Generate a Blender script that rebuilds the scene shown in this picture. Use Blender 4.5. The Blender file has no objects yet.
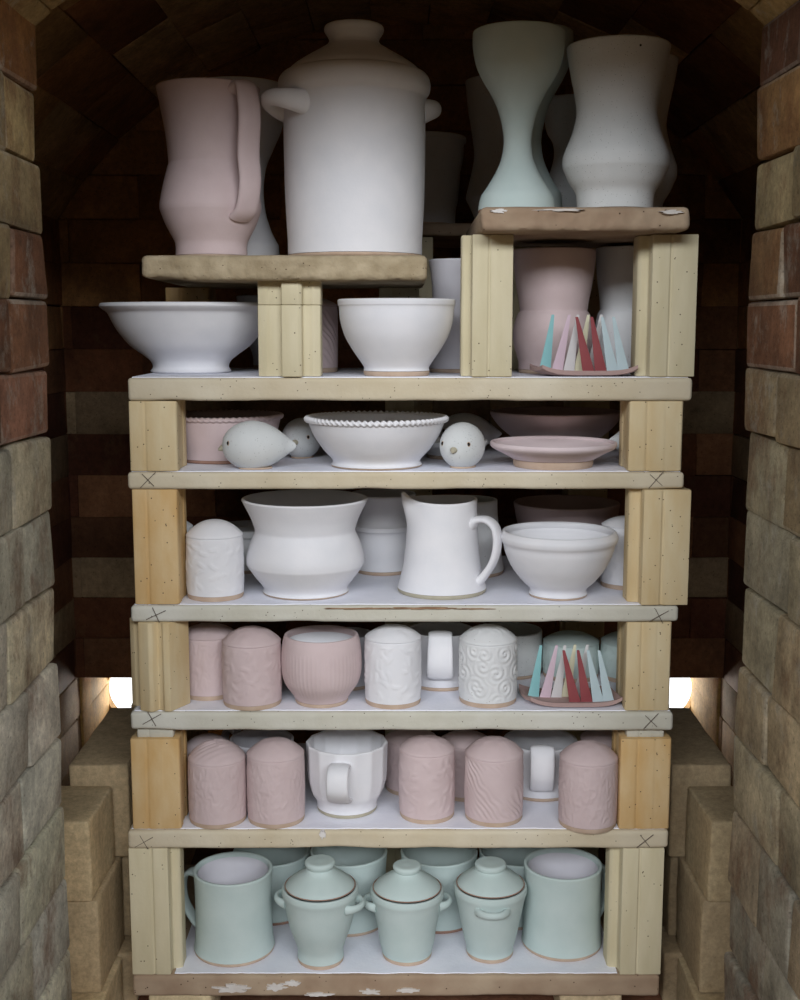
import bpy, bmesh, math, random
from math import sin, cos, pi, sqrt, atan, radians, exp
from mathutils import Vector, noise
random.seed(7)
S = bpy.context.scene
C = S.collection

# ------------------------------------------------------------------ camera
F = 1220.0
PITCH = atan(175 / F)
CP, SP = cos(PITCH), sin(PITCH)
ZC = 0.823
D0 = 1.33                       # front plane of the loaded shelves
cam = bpy.data.cameras.new('camera')
cam.sensor_fit = 'VERTICAL'
cam.sensor_height = 24.0
cam.lens = F / 1000 * 24.0
cam.clip_start = 0.02
co = bpy.data.objects.new('camera', cam)
co.location = (0, 0, ZC)
co.rotation_euler = (pi / 2 - PITCH, 0, 0)
C.objects.link(co)
S.camera = co

def rdir(px, py):
    u, v = (px - 400) / F, (py - 500) / F
    return Vector((u, CP - v * SP, -(SP + v * CP)))
def at(px, py, Y):
    d = rdir(px, py); t = Y / d.y
    return Vector((d.x * t, Y, ZC + d.z * t))
def zat(py, Y): return at(400, py, Y).z
def on(px, py, z):
    d = rdir(px, py); t = (z - ZC) / d.z
    return Vector((d.x * t, d.y * t, z))
def mpp(Y, z): return (Y * CP + (ZC - z) * SP) / F
def xat(px, Y, z): return (px - 400) * mpp(Y, z)

# ------------------------------------------------------------------ materials
def srgb(r, g, b):
    f = lambda c: (c / 255 / 12.92) if c / 255 <= .04045 else ((c / 255 + .055) / 1.055) ** 2.4
    return (f(r), f(g), f(b), 1)

def nodes(m):
    m.use_nodes = True
    nt = m.node_tree
    for n in list(nt.nodes): nt.nodes.remove(n)
    out = nt.nodes.new('ShaderNodeOutputMaterial')
    b = nt.nodes.new('ShaderNodeBsdfPrincipled')
    nt.links.new(b.outputs[0], out.inputs[0])
    return nt, b

def mat(name, col, col2=None, scale=30, rough=.75, bump=.15, bscale=350, specks=0, speck_col=(70, 50, 35), spec=.3, lo=.35, hi=.7, speck_scale=160, bdist=.001, streak=None):
    m = bpy.data.materials.new(name)
    nt, b = nodes(m)
    N, L = nt.nodes.new, nt.links.new
    tc = N('ShaderNodeTexCoord')
    b.inputs['Roughness'].default_value = rough
    b.inputs['Specular IOR Level'].default_value = spec
    c1 = srgb(*col); c2 = srgb(*(col2 or [min(255, c * 1.04) for c in col]))
    n1 = N('ShaderNodeTexNoise'); n1.inputs['Scale'].default_value = scale; n1.inputs['Detail'].default_value = 5
    if streak:
        mp = N('ShaderNodeMapping'); mp.inputs['Scale'].default_value = streak
        L(tc.outputs['Object'], mp.inputs[0]); L(mp.outputs[0], n1.inputs['Vector'])
    else:
        L(tc.outputs['Object'], n1.inputs['Vector'])
    r = N('ShaderNodeValToRGB')
    r.color_ramp.elements[0].position = lo; r.color_ramp.elements[0].color = c1
    r.color_ramp.elements[1].position = hi; r.color_ramp.elements[1].color = c2
    L(n1.outputs[0], r.inputs[0])
    last = r.outputs[0]
    if specks:
        v = N('ShaderNodeTexVoronoi'); v.inputs['Scale'].default_value = speck_scale
        L(tc.outputs['Object'], v.inputs['Vector'])
        r2 = N('ShaderNodeValToRGB')
        r2.color_ramp.elements[0].position = .10; r2.color_ramp.elements[0].color = (1, 1, 1, 1)
        r2.color_ramp.elements[1].position = .17; r2.color_ramp.elements[1].color = (0, 0, 0, 1)
        L(v.outputs['Distance'], r2.inputs[0])
        n3 = N('ShaderNodeTexWhiteNoise'); L(v.outputs['Position'], n3.inputs['Vector'])
        gt = N('ShaderNodeMath'); gt.operation = 'GREATER_THAN'; gt.inputs[1].default_value = 1 - specks
        L(n3.outputs['Value'], gt.inputs[0])
        mu = N('ShaderNodeMath'); mu.operation = 'MULTIPLY'; L(gt.outputs[0], mu.inputs[0]); L(r2.outputs[0], mu.inputs[1])
        mx = N('ShaderNodeMix'); mx.data_type = 'RGBA'
        L(mu.outputs[0], mx.inputs[0]); L(last, mx.inputs[6]); mx.inputs[7].default_value = srgb(*speck_col)
        last = mx.outputs[2]
    L(last, b.inputs['Base Color'])
    if bump:
        n2 = N('ShaderNodeTexNoise'); n2.inputs['Scale'].default_value = bscale; n2.inputs['Detail'].default_value = 6
        L(tc.outputs['Object'], n2.inputs['Vector'])
        bp = N('ShaderNodeBump'); bp.inputs['Strength'].default_value = bump; bp.inputs['Distance'].default_value = bdist
        L(n2.outputs[0], bp.inputs['Height']); L(bp.outputs[0], b.inputs['Normal'])
    return m

def brick_mat(name, rough=.85, bump=.5, stain=(60, 30, 18), stain2=(170, 164, 148), amount=.45, var=.35, scale=14, edge=.35, pits=1.0):
    """brick: tint stored per brick, broken up by procedural mottling, pits, stains and worn pale arrises"""
    m = bpy.data.materials.new(name)
    nt, b = nodes(m)
    N, L = nt.nodes.new, nt.links.new
    tc = N('ShaderNodeTexCoord')
    def noise_(sc, det=8, ro=.65, loc=(0, 0, 0), scl=(1, 1, 1)):
        mp = N('ShaderNodeMapping'); mp.inputs['Location'].default_value = loc; mp.inputs['Scale'].default_value = scl
        n = N('ShaderNodeTexNoise'); n.inputs['Scale'].default_value = sc; n.inputs['Detail'].default_value = det; n.inputs['Roughness'].default_value = ro
        L(tc.outputs['Object'], mp.inputs[0]); L(mp.outputs[0], n.inputs['Vector'])
        return n.outputs[0]
    def rng(src, a, b_, c, d):
        r = N('ShaderNodeMapRange'); r.inputs[1].default_value = a; r.inputs[2].default_value = b_; r.inputs[3].default_value = c; r.inputs[4].default_value = d
        L(src, r.inputs[0]); return r.outputs[0]
    def scale_(v, f):
        k = N('ShaderNodeVectorMath'); k.operation = 'SCALE'; L(v, k.inputs[0]); L(f, k.inputs['Scale']); return k.outputs[0]
    def mix(f, a, col):
        x = N('ShaderNodeMix'); x.data_type = 'RGBA'; L(f, x.inputs[0]); L(a, x.inputs[6]); x.inputs[7].default_value = srgb(*col); return x.outputs[2]
    at_ = N('ShaderNodeAttribute'); at_.attribute_name = 'brick_tint'
    c = scale_(at_.outputs['Color'], rng(noise_(scale, 10, .7), .32, .68, 1 - var, 1 + var))
    c = mix(rng(noise_(scale * .9, 7, .7, (3.1, 7.7, 1.3), (1, 1, .6)), .50, .64, 0, amount), c, stain)
    c = mix(rng(noise_(scale * 1.6, 9, .75, (9.1, 2.7, 4.3), (1, 1, .7)), .54, .66, 0, amount * .9), c, stain2)
    c = scale_(c, rng(noise_(scale * 9, 6, .8, (1, 5, 2)), .35, .65, .78, 1.2))
    v = N('ShaderNodeTexVoronoi'); v.inputs['Scale'].default_value = 150; v.inputs['Randomness'].default_value = 1
    L(tc.outputs['Object'], v.inputs['Vector'])
    pit = rng(v.outputs['Distance'], .06, .22, 1 - .38 * pits, 1)
    c = scale_(c, pit)
    L(c, b.inputs['Base Color'])
    b.inputs['Roughness'].default_value = rough
    b.inputs['Specular IOR Level'].default_value = .25
    ad = N('ShaderNodeMath'); ad.operation = 'ADD'; L(noise_(90, 10, .75), ad.inputs[0])
    sc_ = N('ShaderNodeMath'); sc_.operation = 'MULTIPLY'; sc_.inputs[1].default_value = .4; L(pit, sc_.inputs[0]); L(sc_.outputs[0], ad.inputs[1])
    bp = N('ShaderNodeBump'); bp.inputs['Strength'].default_value = bump; bp.inputs['Distance'].default_value = .004
    L(ad.outputs[0], bp.inputs['Height']); L(bp.outputs[0], b.inputs['Normal'])
    return m

M = {}
M['white'] = mat('white_raw_glaze', (226, 226, 230), (233, 232, 235), bump=.12)
M['white_grey'] = mat('pale_grey_raw_glaze', (217, 218, 219), (225, 226, 227), bump=.12, specks=.1, speck_col=(150, 140, 130), speck_scale=300)
M['speckled'] = mat('speckled_raw_glaze', (208, 211, 211), (217, 219, 219), bump=.2, specks=.45, speck_col=(110, 112, 110), speck_scale=420)
M['pink'] = mat('pink_raw_glaze', (204, 184, 184), (212, 193, 193), bump=.14)
M['pink_pale'] = mat('pale_pink_raw_glaze', (220, 203, 205), (226, 210, 212), bump=.14)
M['celadon'] = mat('celadon_raw_glaze', (190, 206, 203), (198, 212, 209), bump=.14)
M['lilac'] = mat('pale_lilac_raw_glaze', (210, 208, 215), (216, 214, 220), bump=.12)
M['clay'] = mat('bare_clay', (188, 164, 144), (200, 178, 158), scale=60, bump=.25, rough=.9)
M['clay_dark'] = mat('dark_bare_clay', (158, 124, 108), (172, 136, 118), scale=60, bump=.25, rough=.9)
M['clay_grey'] = mat('greyish_bare_clay', (172, 166, 146), (184, 176, 156), scale=60, bump=.25, rough=.9)
M['plaque'] = mat('cone_plaque_clay', (168, 142, 138), (180, 154, 148), bump=.3, rough=.9)
M['wash'] = mat('kiln_wash', (240, 241, 250), (230, 232, 243), scale=25, bump=.5, bscale=220, rough=.95)
M['shelf'] = mat('kiln_shelf_buff', (198, 184, 156), (216, 206, 184), scale=11, bump=.5, bscale=240, specks=.2, speck_scale=230, rough=.9)
M['shelf_grey'] = mat('kiln_shelf_grey', (192, 188, 172), (214, 212, 202), scale=9, bump=.5, bscale=240, specks=.2, speck_scale=230, rough=.9)
M['shelf_brown'] = mat('kiln_shelf_brown', (150, 126, 104), (178, 158, 134), scale=16, bump=.6, bscale=120, specks=.3, rough=.9)
M['shelf_rough'] = mat('kiln_shelf_rough', (158, 142, 114), (188, 172, 144), scale=40, bump=1.0, bscale=110, specks=.2, speck_scale=200, rough=.95, bdist=.003)
M['post'] = mat('kiln_post_cream', (206, 195, 162), (218, 208, 178), scale=6, bump=.3, bscale=260, specks=.2, speck_scale=190, streak=(9, 9, 1.6), rough=.85)
M['post_amber'] = mat('kiln_post_amber', (206, 168, 112), (218, 192, 148), scale=6, bump=.3, bscale=260, specks=.25, speck_scale=190, streak=(6, 6, 2.2), rough=.85)
M['post_buff'] = mat('kiln_post_buff', (208, 184, 140), (218, 202, 166), scale=6, bump=.3, bscale=260, specks=.25, speck_scale=190, streak=(7, 7, 2), rough=.85)
M['dark'] = mat('dark_hole', (30, 24, 20), bump=0)
M['mark'] = mat('charcoal_mark', (104, 94, 84), bump=0, rough=1)
M['chip'] = mat('white_wash_smear', (204, 196, 188), (222, 218, 214), bump=.6)
M['soot'] = mat('brown_stain', (146, 112, 86), (176, 146, 116), scale=80, bump=.4)
M['c_turq'] = mat('turquoise_cone', (132, 186, 190), (150, 200, 202), bump=.1)
M['c_pink'] = mat('pink_cone', (208, 186, 198), bump=.1)
M['c_white'] = mat('white_cone', (206, 204, 204), bump=.1)
M['c_cream'] = mat('cream_cone', (214, 210, 182), bump=.1)
M['c_red'] = mat('red_cone', (142, 70, 74), (152, 80, 82), bump=.1)
M['c_blue'] = mat('pale_blue_cone', (184, 202, 207), bump=.1)
M['brick_jamb'] = brick_mat('weathered_jamb_brick', stain=(112, 70, 42), stain2=(176, 172, 160), amount=.6, var=.45, bump=1.0, scale=16, edge=.6)
M['brick_dark'] = brick_mat('dark_chamber_brick', stain=(52, 32, 20), stain2=(130, 104, 74), amount=.3, var=.3, edge=.15)
M['brick_loose'] = brick_mat('loose_firebrick', stain=(136, 108, 76), stain2=(190, 172, 138), amount=.25, var=.14, bump=.4, pits=.3)
M['ground'] = mat('concrete_ground', (96, 80, 62), (112, 94, 74), scale=6, bump=.3)

# ------------------------------------------------------------------ object helpers
def link(name, bm, m, parent=None, smooth=None, loc=None):
    me = bpy.data.meshes.new(name)
    bmesh.ops.recalc_face_normals(bm, faces=bm.faces)
    bm.to_mesh(me); bm.free()
    for k in (m if isinstance(m, (list, tuple)) else [m]): me.materials.append(k)
    if smooth is not None:
        for p in me.polygons: p.use_smooth = True
        me.set_sharp_from_angle(angle=radians(smooth))
    o = bpy.data.objects.new(name, me)
    if parent: o.parent = parent
    if loc: o.location = loc
    C.objects.link(o)
    return o

def thing(name, label, cat, loc, group=None, rz=0):
    o = bpy.data.objects.new(name, None)
    o.empty_display_size = .02
    C.objects.link(o)
    o.location = loc; o.rotation_euler = (0, 0, rz)
    o['label'] = label; o['category'] = cat
    if group: o['group'] = group
    return o

def catmull(P, n=5):
    """P: (r, z) or (r, z, 'c') for a hard corner"""
    out = []
    for i in range(len(P) - 1):
        p1, p2 = P[i], P[i + 1]
        p0 = P[i - 1] if i > 0 and len(p1) < 3 else p1
        p3 = P[i + 2] if i + 2 < len(P) and len(p2) < 3 else p2
        for k in range(n):
            t = k / n
            q = []
            for a in (0, 1):
                q.append(.5 * (2 * p1[a] + (p2[a] - p0[a]) * t + (2 * p0[a] - 5 * p1[a] + 4 * p2[a] - p3[a]) * t * t
                               + (3 * p1[a] - p0[a] - 3 * p2[a] + p3[a]) * t ** 3))
            out.append((max(q[0], 0), q[1]))
    out.append((P[-1][0], P[-1][1]))
    return out

def lathe(P, segs=96, fn=None):
    """revolve a polyline of (r, z); r = 0 at an end closes to a pole"""
    bm = bmesh.new()
    rows = []
    for j, (r, z) in enumerate(P):
        if r < 1e-6:
            rows.append([bm.verts.new((0, 0, z))])
        else:
            row = []
            for i in range(segs):
                a = 2 * pi * i / segs
                rr, zz, aa = r, z, a
                if fn: rr, zz, aa = fn(r, z, a, j)
                row.append(bm.verts.new((rr * cos(aa), rr * sin(aa), zz)))
            rows.append(row)
    for A, B in zip(rows, rows[1:]):
        for i in range(segs):
            k = (i + 1) % segs
            if len(A) == 1 and len(B) == 1: continue
            if len(A) == 1: bm.faces.new((A[0], B[i], B[k]))
            elif len(B) == 1: bm.faces.new((A[i], B[0], A[k]))
            else: bm.faces.new((A[i], B[i], B[k], A[k]))
    return bm

def inner_offset(P, t, floor_z):
    out = []
    n = len(P)
    for i in range(n):
        a = P[max(i - 1, 0)]; b = P[min(i + 1, n - 1)]
        dx, dz = b[0] - a[0], b[1] - a[1]
        l = sqrt(dx * dx + dz * dz) or 1
        # P runs rim -> base; inward normal
        nx, nz = dz / l, -dx / l
        if i == 0: nx, nz = -1, 0
        out.append((P[i][0] + nx * t, P[i][1] + nz * t))
    res = []
    zprev = 1e9
    for r, z in out:
        if z <= floor_z: break
        if z < zprev and r > .002: res.append((r, z)); zprev = z
    return res

def sweep(pts, side, w, t, n=16, cap=True, power=1.0):
    """sweep an ellipse (w half width along side, t half thickness) through pts; side: vector or list"""
    bm = bmesh.new()
    rows = []
    N_ = len(pts)
    for i, p in enumerate(pts):
        T = (pts[min(i + 1, N_ - 1)] - pts[max(i - 1, 0)]).normalized()
        s = side[i] if isinstance(side, list) else side
        s = (s - T * s.dot(T)).normalized()
        nn = T.cross(s)
        ww = w[i] if isinstance(w, list) else w
        tt = t[i] if isinstance(t, list) else t
        row = []
        for k in range(n):
            a = 2 * pi * k / n
            ca, sa = cos(a), sin(a)
            if power != 1.0:
                ca = math.copysign(abs(ca) ** power, ca); sa = math.copysign(abs(sa) ** power, sa)
            row.append(bm.verts.new(p + s * ca * ww + nn * sa * tt))
        rows.append(row)
    for A, B in zip(rows, rows[1:]):
        for i in range(n):
            k = (i + 1) % n
            bm.faces.new((A[i], A[k], B[k], B[i]))
    if cap:
        bm.faces.new(rows[0][::-1]); bm.faces.new(rows[-1])
    return bm

def spline(P, n=8):
    P = [Vector(p) for p in P]
    out = []
    for i in range(len(P) - 1):
        p0 = P[max(i - 1, 0)]; p1 = P[i]; p2 = P[i + 1]; p3 = P[min(i + 2, len(P) - 1)]
        for k in range(n):
            t = k / n
            out.append(.5 * (2 * p1 + (p2 - p0) * t + (2 * p0 - 5 * p1 + 4 * p2 - p3) * t * t + (3 * p1 - p0 - 3 * p2 + p3) * t ** 3))
    out.append(P[-1])
    return out

def lerp_list(V, n):
    out = []
    for i in range(n):
        f = i / (n - 1) * (len(V) - 1); k = min(int(f), len(V) - 2); q = f - k
        q = q * q * (3 - 2 * q)
        out.append(V[k] * (1 - q) + V[k + 1] * q)
    return out

# ------------------------------------------------------------------ shelves
SH = {}     # shelf key -> (z top of wash)
def xmark(parent, x, z, ang, size=.011, y=None):
    for a in (ang, ang + radians(88)):
        bm = bmesh.new()
        bmesh.ops.create_cube(bm, size=1)
        for v in bm.verts:
            X, Y, Z = v.co.x * size * (1.3 if a == ang else 1) * 1.7, v.co.y * .0010, v.co.z * .0007
            v.co = Vector((x + X * cos(a) - Z * sin(a), y + Y, z + X * sin(a) + Z * cos(a)))
        if a == ang: keep = bm
        else:
            me = bpy.data.meshes.new('t'); bm.to_mesh(me); keep.from_mesh(me); bm.free()
    o = link('cross_mark', keep, M['mark'], parent)
    o['label'] = 'dark pencilled cross on the shelf edge'

def shelf(key, label, x0, x1, ytop, ybot, m, depth=.30, wash=True, marks=(), rough=0, Y0=D0, washclip=(0, 0), group='kiln shelves of the main stack'):
    zt, zb = zat(ytop, Y0), zat(ybot, Y0)
    X0, X1 = xat(x0, Y0, zt), xat(x1, Y0, zt)
    cx, w, th = (X0 + X1) / 2, X1 - X0, zt - zb
    t = thing('kiln_shelf', label, 'kiln shelf', (cx, Y0, zb), group)
    bm = bmesh.new()
    nx, ny, nz = 60, 20, 5
    bmesh.ops.create_cube(bm, size=1)
    for v in bm.verts: v.co = Vector((v.co.x * w, (v.co.y + .5) * depth, (v.co.z + .5) * th))
    bmesh.ops.bevel(bm, geom=list(bm.edges), offset=.004 if not rough else .006, segments=3, affect='EDGES', profile=.5)
    ed = [e for e in bm.edges if abs(e.verts[0].co.x - e.verts[1].co.x) > w * .8]
    bmesh.ops.subdivide_edges(bm, edges=ed, cuts=110, use_grid_fill=True)
    ed = [e for e in bm.edges if abs(e.verts[0].co.z - e.verts[1].co.z) > th * .45]
    bmesh.ops.subdivide_edges(bm, edges=ed, cuts=nz, use_grid_fill=True)
    seed = Vector((hash(key) % 17 if False else len(SH) * 3.7, 2.2, 5.5))
    for v in bm.verts:
        c = v.co.copy()
        fy = max(0, 1 - c.y / .05)
        fx = max(0, 1 - (w / 2 - abs(c.x)) / .03)
        q = noise.noise(c * 24 + seed) * .0013 + noise.noise(c * 85 + seed) * .0005
        if rough: q = noise.noise(c * 20 + seed) * .0042 + noise.noise(c * 70 + seed) * .0022 + noise.noise(c * 160 + seed) * .0009
        v.co.y += q * fy
        v.co.x += q * .6 * fx * (1 if c.x > 0 else -1)
        zf = 1 - c.z / th
        v.co.z += max(0, noise.noise(Vector((c.x, c.y * .3, 0)) * 17 + seed)) * (.011 * rough if rough else .0028) * zf * fy
    link('slab', bm, m, t, smooth=40)
    wz = .0010 if wash else 0
    if wash:
        bm = bmesh.new()
        n = 120
        a0, a1 = -w / 2 + .004 + washclip[0], w / 2 - .004 - washclip[1]
        fr, bk = [], []
        for i in range(n + 1):
            x = a0 + (a1 - a0) * i / n
            yy = .0062 + noise.noise(Vector((x * 30, len(SH) * 2.1, 0))) * .002 + noise.noise(Vector((x * 130, len(SH), 3))) * .001
            fr.append((x, max(yy, .0050))); bk.append((x, depth - .006))
        for (p, q) in zip(range(n), range(1, n + 1)):
            pass
        top_f = [bm.verts.new((x, y, th + wz)) for x, y in fr]; top_b = [bm.verts.new((x, y, th + wz)) for x, y in bk]
        bot_f = [bm.verts.new((x, y - .0006, th - .0003)) for x, y in fr]; bot_b = [bm.verts.new((x, y, th - .0003)) for x, y in bk]
        for i in range(n):
            bm.faces.new((top_f[i], top_f[i + 1], top_b[i + 1], top_b[i]))
            bm.faces.new((bot_f[i], bot_f[i + 1], top_f[i + 1], top_f[i]))
            bm.faces.new((top_b[i], top_b[i + 1], bot_b[i + 1], bot_b[i]))
            bm.faces.new((bot_f[i + 1], bot_f[i], bot_b[i], bot_b[i + 1]))
        bm.faces.new((top_f[0], top_b[0], bot_b[0], bot_f[0])); bm.faces.new((top_f[n], bot_f[n], bot_b[n], top_b[n]))
        o = link('kiln_wash', bm, M['wash'], t)
        o['label'] = 'white powdery wash coating the top of the shelf'
    SH[key] = (zt + wz, zb, zt)
    for (px, py, a) in marks:
        p = at(px, py, Y0)
        xmark(t, p.x - cx, p.z - zb, radians(a), y=-.0006)
    return t

s0 = shelf('s0', 'chipped brown kiln shelf at the very bottom of the stack, under the celadon pots', 132, 660, 976, 997, M['shelf_brown'], washclip=(.045, .045))
s1 = shelf('s1', 'grey buff kiln shelf under the lowest row of pink domed shakers, above the celadon mugs', 127, 669, 831, 849, M['shelf'], marks=[(144, 842, 30), (645, 841, 40)])
s2 = shelf('s2', 'pale grey kiln shelf under the cone pack with the leaning red cones', 130, 674, 712.5, 731, M['shelf_grey'], marks=[(152, 719, 30), (651, 721, 48)])
s3 = shelf('s3', 'grey kiln shelf under the white pitcher and the flared white vase', 130, 679, 606, 622.5, M['shelf_grey'], marks=[(156, 615, 25), (659, 616, 30)])
s4 = shelf('s4', 'buff kiln shelf under the little ceramic birds and rope-rimmed bowl', 127, 685, 472.5, 489.5, M['shelf'], marks=[(148, 480, 45), (656, 480, 50)])
s5 = shelf('s5', 'thick buff kiln shelf under the wide white footed bowl and pink vase', 127, 693, 378, 401, M['shelf'])
tl = shelf('tl', 'rough broken-edged half shelf on top left, carrying the big lidded jar', 141, 428, 255, 280.5, M['shelf_rough'], wash=False, rough=.9, Y0=1.315, depth=.30, group='half shelves on top of the stack')
tr = shelf('tr', 'brown half shelf with smeared wash on top right, carrying the tall goblet', 481, 691, 206.5, 231, M['shelf_brown'], wash=False, rough=.15, Y0=1.29, depth=.30, group='half shelves on top of the stack')
# smears of white wash on the brown shelves
def smear(parent, pts, px, py, Y0, base, m='chip'):
    """small irregular flake of white wash on the front edge"""
    bm = bmesh.new()
    c = at(px, py, Y0)
    vs, vb = [], []
    n = 36
    for i in range(n):
        a = 2 * pi * i / n
        k = 1 + .9 * noise.noise(Vector((cos(a) * 2.3 + px, sin(a) * 2.3, py)))
        x, z = pts[0] * cos(a) * k, pts[1] * sin(a) * k
        vs.append(bm.verts.new((c.x - base[0] + x, -.0022, c.z - base[2] + z)))
        vb.append(bm.verts.new((c.x - base[0] + x * 1.1, .003, c.z - base[2] + z * 1.1)))
    bm.faces.new(vs)
    for i in range(n): bm.faces.new((vs[i], vs[(i + 1) % n], vb[(i + 1) % n], vb[i]))
    link('wash_smear' if m == 'chip' else 'brown_stain', bm, M[m], parent)
for px, py, a, b in ((232, 988, .017, .0045), (276, 986, .010, .004), (292, 983, .008, .003), (370, 991, .010, .003), (408, 990, .012, .0025), (318, 994, .014, .002)):
    smear(s0, (a, b), px, py, D0, s0.location)
for px, py, a, b in ((672, 212, .010, .0022), (500, 211, .009, .002), (560, 210, .02, .0012)):
    smear(tr, (a, b), px, py, 1.29, tr.location)
for px, py, a, b in ((362, 608.4, .030, .0007), (425, 608.2, .036, .0009), (475, 608.6, .018, .0006)):
    smear(s3, (a, b), px, py, D0, s3.location, 'soot')
for px, py, a, b in ((323, 834, .0035, .004),):
    smear(s1, (a, b), px, py, D0, s1.location)

# ------------------------------------------------------------------ kiln posts
def post_poly(kind, w, d):
    hw, hd = w / 2, d / 2
    if kind == 'flat':       # broad front rib with one shallow step, side ribs set back
        q = [(-.99, -.985), (-.12, -1), (-.09, -.955), (-.03, -.955), (0, -1), (.60, -1), (.63, -.55), (.70, -.50), (.90, -.48), (1, -.40),
             (1, .40), (.90, .48), (.70, .50), (.63, .55), (.60, 1), (0, 1), (-.03, .955), (-.09, .955), (-.12, 1), (-.99, .985),
             (-1, .60), (-.95, .56), (-.95, -.56), (-1, -.60)]
    elif kind == 'broad':    # nearly full-width face
        q = [(-1, -.93), (-.96, -.985), (-.40, -1), (-.36, -.975), (-.30, -.975), (-.26, -1), (.30, -1), (.34, -.985), (.94, -.975), (1, -.90), (1, -.45), (.95, -.38), (.95, .38),
             (1, .45), (1, .9), (.94, .975), (.30, 1), (-.26, 1), (-.30, .975), (-.36, .975), (-.4, 1), (-.96, .985), (-1, .93), (-1, .45), (-.95, .38), (-.95, -.38), (-1, -.45)]
    else:                    # 'ridge': central rib standing proud between two wings
        q = [(-1, -.60), (-.72, -.66), (-.62, -.60), (-.24, -.60), (-.22, -1), (.0, -.98), (.30, -1), (.42, -.90), (.44, -.62), (.66, -.62), (.76, -.68), (1, -.60),
             (1, .60), (.76, .68), (.66, .62), (.44, .62), (.42, .9), (.3, 1), (-.22, 1), (-.24, .6), (-.62, .6), (-.72, .66), (-1, .60)]
    return [(x * hw, y * hd) for x, y in q]

def post(label, x0, x1, zb, zt, kind='flat', m='post', d=.062, rz=0, Yf=None, flip=False, group='kiln posts of the main stack', cap=None, wpx=None):
    Yf = D0 + .002 if Yf is None else Yf
    zm = (zb + zt) / 2
    X0, X1 = xat(x0, Yf, zm), xat(x1, Yf, zm)
    w = X1 - X0
    t = thing('kiln_post', label, 'kiln post', ((X0 + X1) / 2, Yf + d / 2, zb), group, rz)
    h = zt - zb
    poly = post_poly(kind, w, d)
    if flip: poly = [(-x, y) for x, y in poly][::-1]
    def ext(poly, h0, h1):
        bm = bmesh.new()
        a = [bm.verts.new((x, y, h0)) for x, y in poly]; b = [bm.verts.new((x, y, h1)) for x, y in poly]
        bm.faces.new(a[::-1]); bm.faces.new(b)
        n = len(poly)
        for i in range(n): bm.faces.new((a[i], a[(i + 1) % n], b[(i + 1) % n], b[i]))
        bmesh.ops.recalc_face_normals(bm, faces=bm.faces)
        bmesh.ops.bevel(bm, geom=list(bm.edges), offset=.0011, segments=2, affect='EDGES', profile=.5)
        return bm
    if cap:
        link('shaft', ext(poly, 0, h - cap), M[m], t, smooth=30)
        q = [(x * .74, y * .8) for x, y in post_poly('broad', w, d)]
        link('spacer_block', ext(q, h - cap, h), M['shelf_grey'], t, smooth=30)
    else:
        link('shaft', ext(poly, 0, h), M[m], t, smooth=30)
    return t

G = .0003
def pb(k): return SH[k][2] + .0010 + G      # posts stand on the wash
def pt(k): return SH[k][1] - G
post('pale cream ribbed post at the bottom left, left of the celadon pots', 130, 179, SH['s0'][2] + G, pt('s1'), 'flat', 'post', d=.056, flip=False)
post('pale cream ribbed post at the bottom right, beside the celadon mug', 611, 663, SH['s0'][2] + G, pt('s1'), 'flat', 'post', d=.065, flip=True)
post('amber post with a small spacer block on top, left of the lowest pink shakers', 131, 180, pb('s1'), pt('s2'), 'broad', 'post_amber', d=.054, cap=.010)
post('amber post with a small spacer block on top, right of the lowest pink shakers', 620, 671, pb('s1'), pt('s2'), 'broad', 'post_amber', cap=.010)
post('buff many-ribbed post turned corner-on, left of the middle pink shakers', 130, 180, pb('s2'), pt('s3'), 'ridge', 'post_buff', rz=radians(-28), d=.060, Yf=D0 - .003)
post('amber post right of the cone pack with the leaning red cones', 626, 671, pb('s2'), pt('s3'), 'broad', 'post_buff')
post('smooth amber post left of the white domed shaker', 133, 178, pb('s3'), pt('s4'), 'broad', 'post_amber')
post('buff ribbed post right of the white mixing bowl, beside a half-hidden white shaker', 631, 690, pb('s3'), pt('s4'), 'flat', 'post_buff', flip=True, Yf=D0 - .002)
post('short amber post left of the pink fluted dish', 129, 177, pb('s4'), pt('s5'), 'broad', 'post_buff')
post('short amber post right of the pale pink footed plate', 629, 683, pb('s4'), pt('s5'), 'broad', 'post_buff')
ztl, ztr = SH['tl'][1], SH['tr'][1]
zmid = zat(305, D0)
post('ribbed cream post with a proud central rib, between the two big white bowls', 257, 320, pb('s5'), zmid, 'ridge', 'post', d=.052, Yf=D0 - .002)
post('short off-cut of ribbed cream post stacked directly beneath the top left shelf', 256.5, 320, zmid + G, ztl + .001, 'ridge', 'post', d=.052, Yf=D0 - .002)
post('tall cream post left of the pink vase, under the top right shelf', 462, 513, pb('s5'), ztr - G, 'flat', 'post', flip=True, d=.055)
post('tall cream post at the right end, beside the white vase under the top right shelf', 640, 697, pb('s5'), ztr - G, 'flat', 'post', flip=True, d=.066)
post('shadowed brown post at the back left, seen above the wide white footed bowl', 166, 210, pb('s5'), ztl - G, 'broad', 'post_amber', Yf=1.55, group='rear kiln posts')
post('dim cream post at the back, seen above the round white bowl', 379, 419, pb('s5'), ztl - G, 'broad', 'post', Yf=1.55, group='rear kiln posts')
for a, b, z0, z1 in ((500, 540, 's5', 'tr'), (640, 676, 's5', 'tr')):
    post('dim kiln post hidden deep behind the vases under the top right shelf', a, b, pb(z0), SH[z1][1] - G, 'broad', 'post', Yf=1.55 if a == 500 else 1.56, d=.035, group='rear kiln posts')
for lo, hi in (('s0', 's1'), ('s1', 's2'), ('s2', 's3'), ('s3', 's4'), ('s4', 's5')):
    post('kiln post deep in shadow at the back of the shelves', 385, 415, pb(lo), pt(hi), 'broad', 'post', Yf=1.592, d=.034, group='rear kiln posts between shelves')

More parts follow.
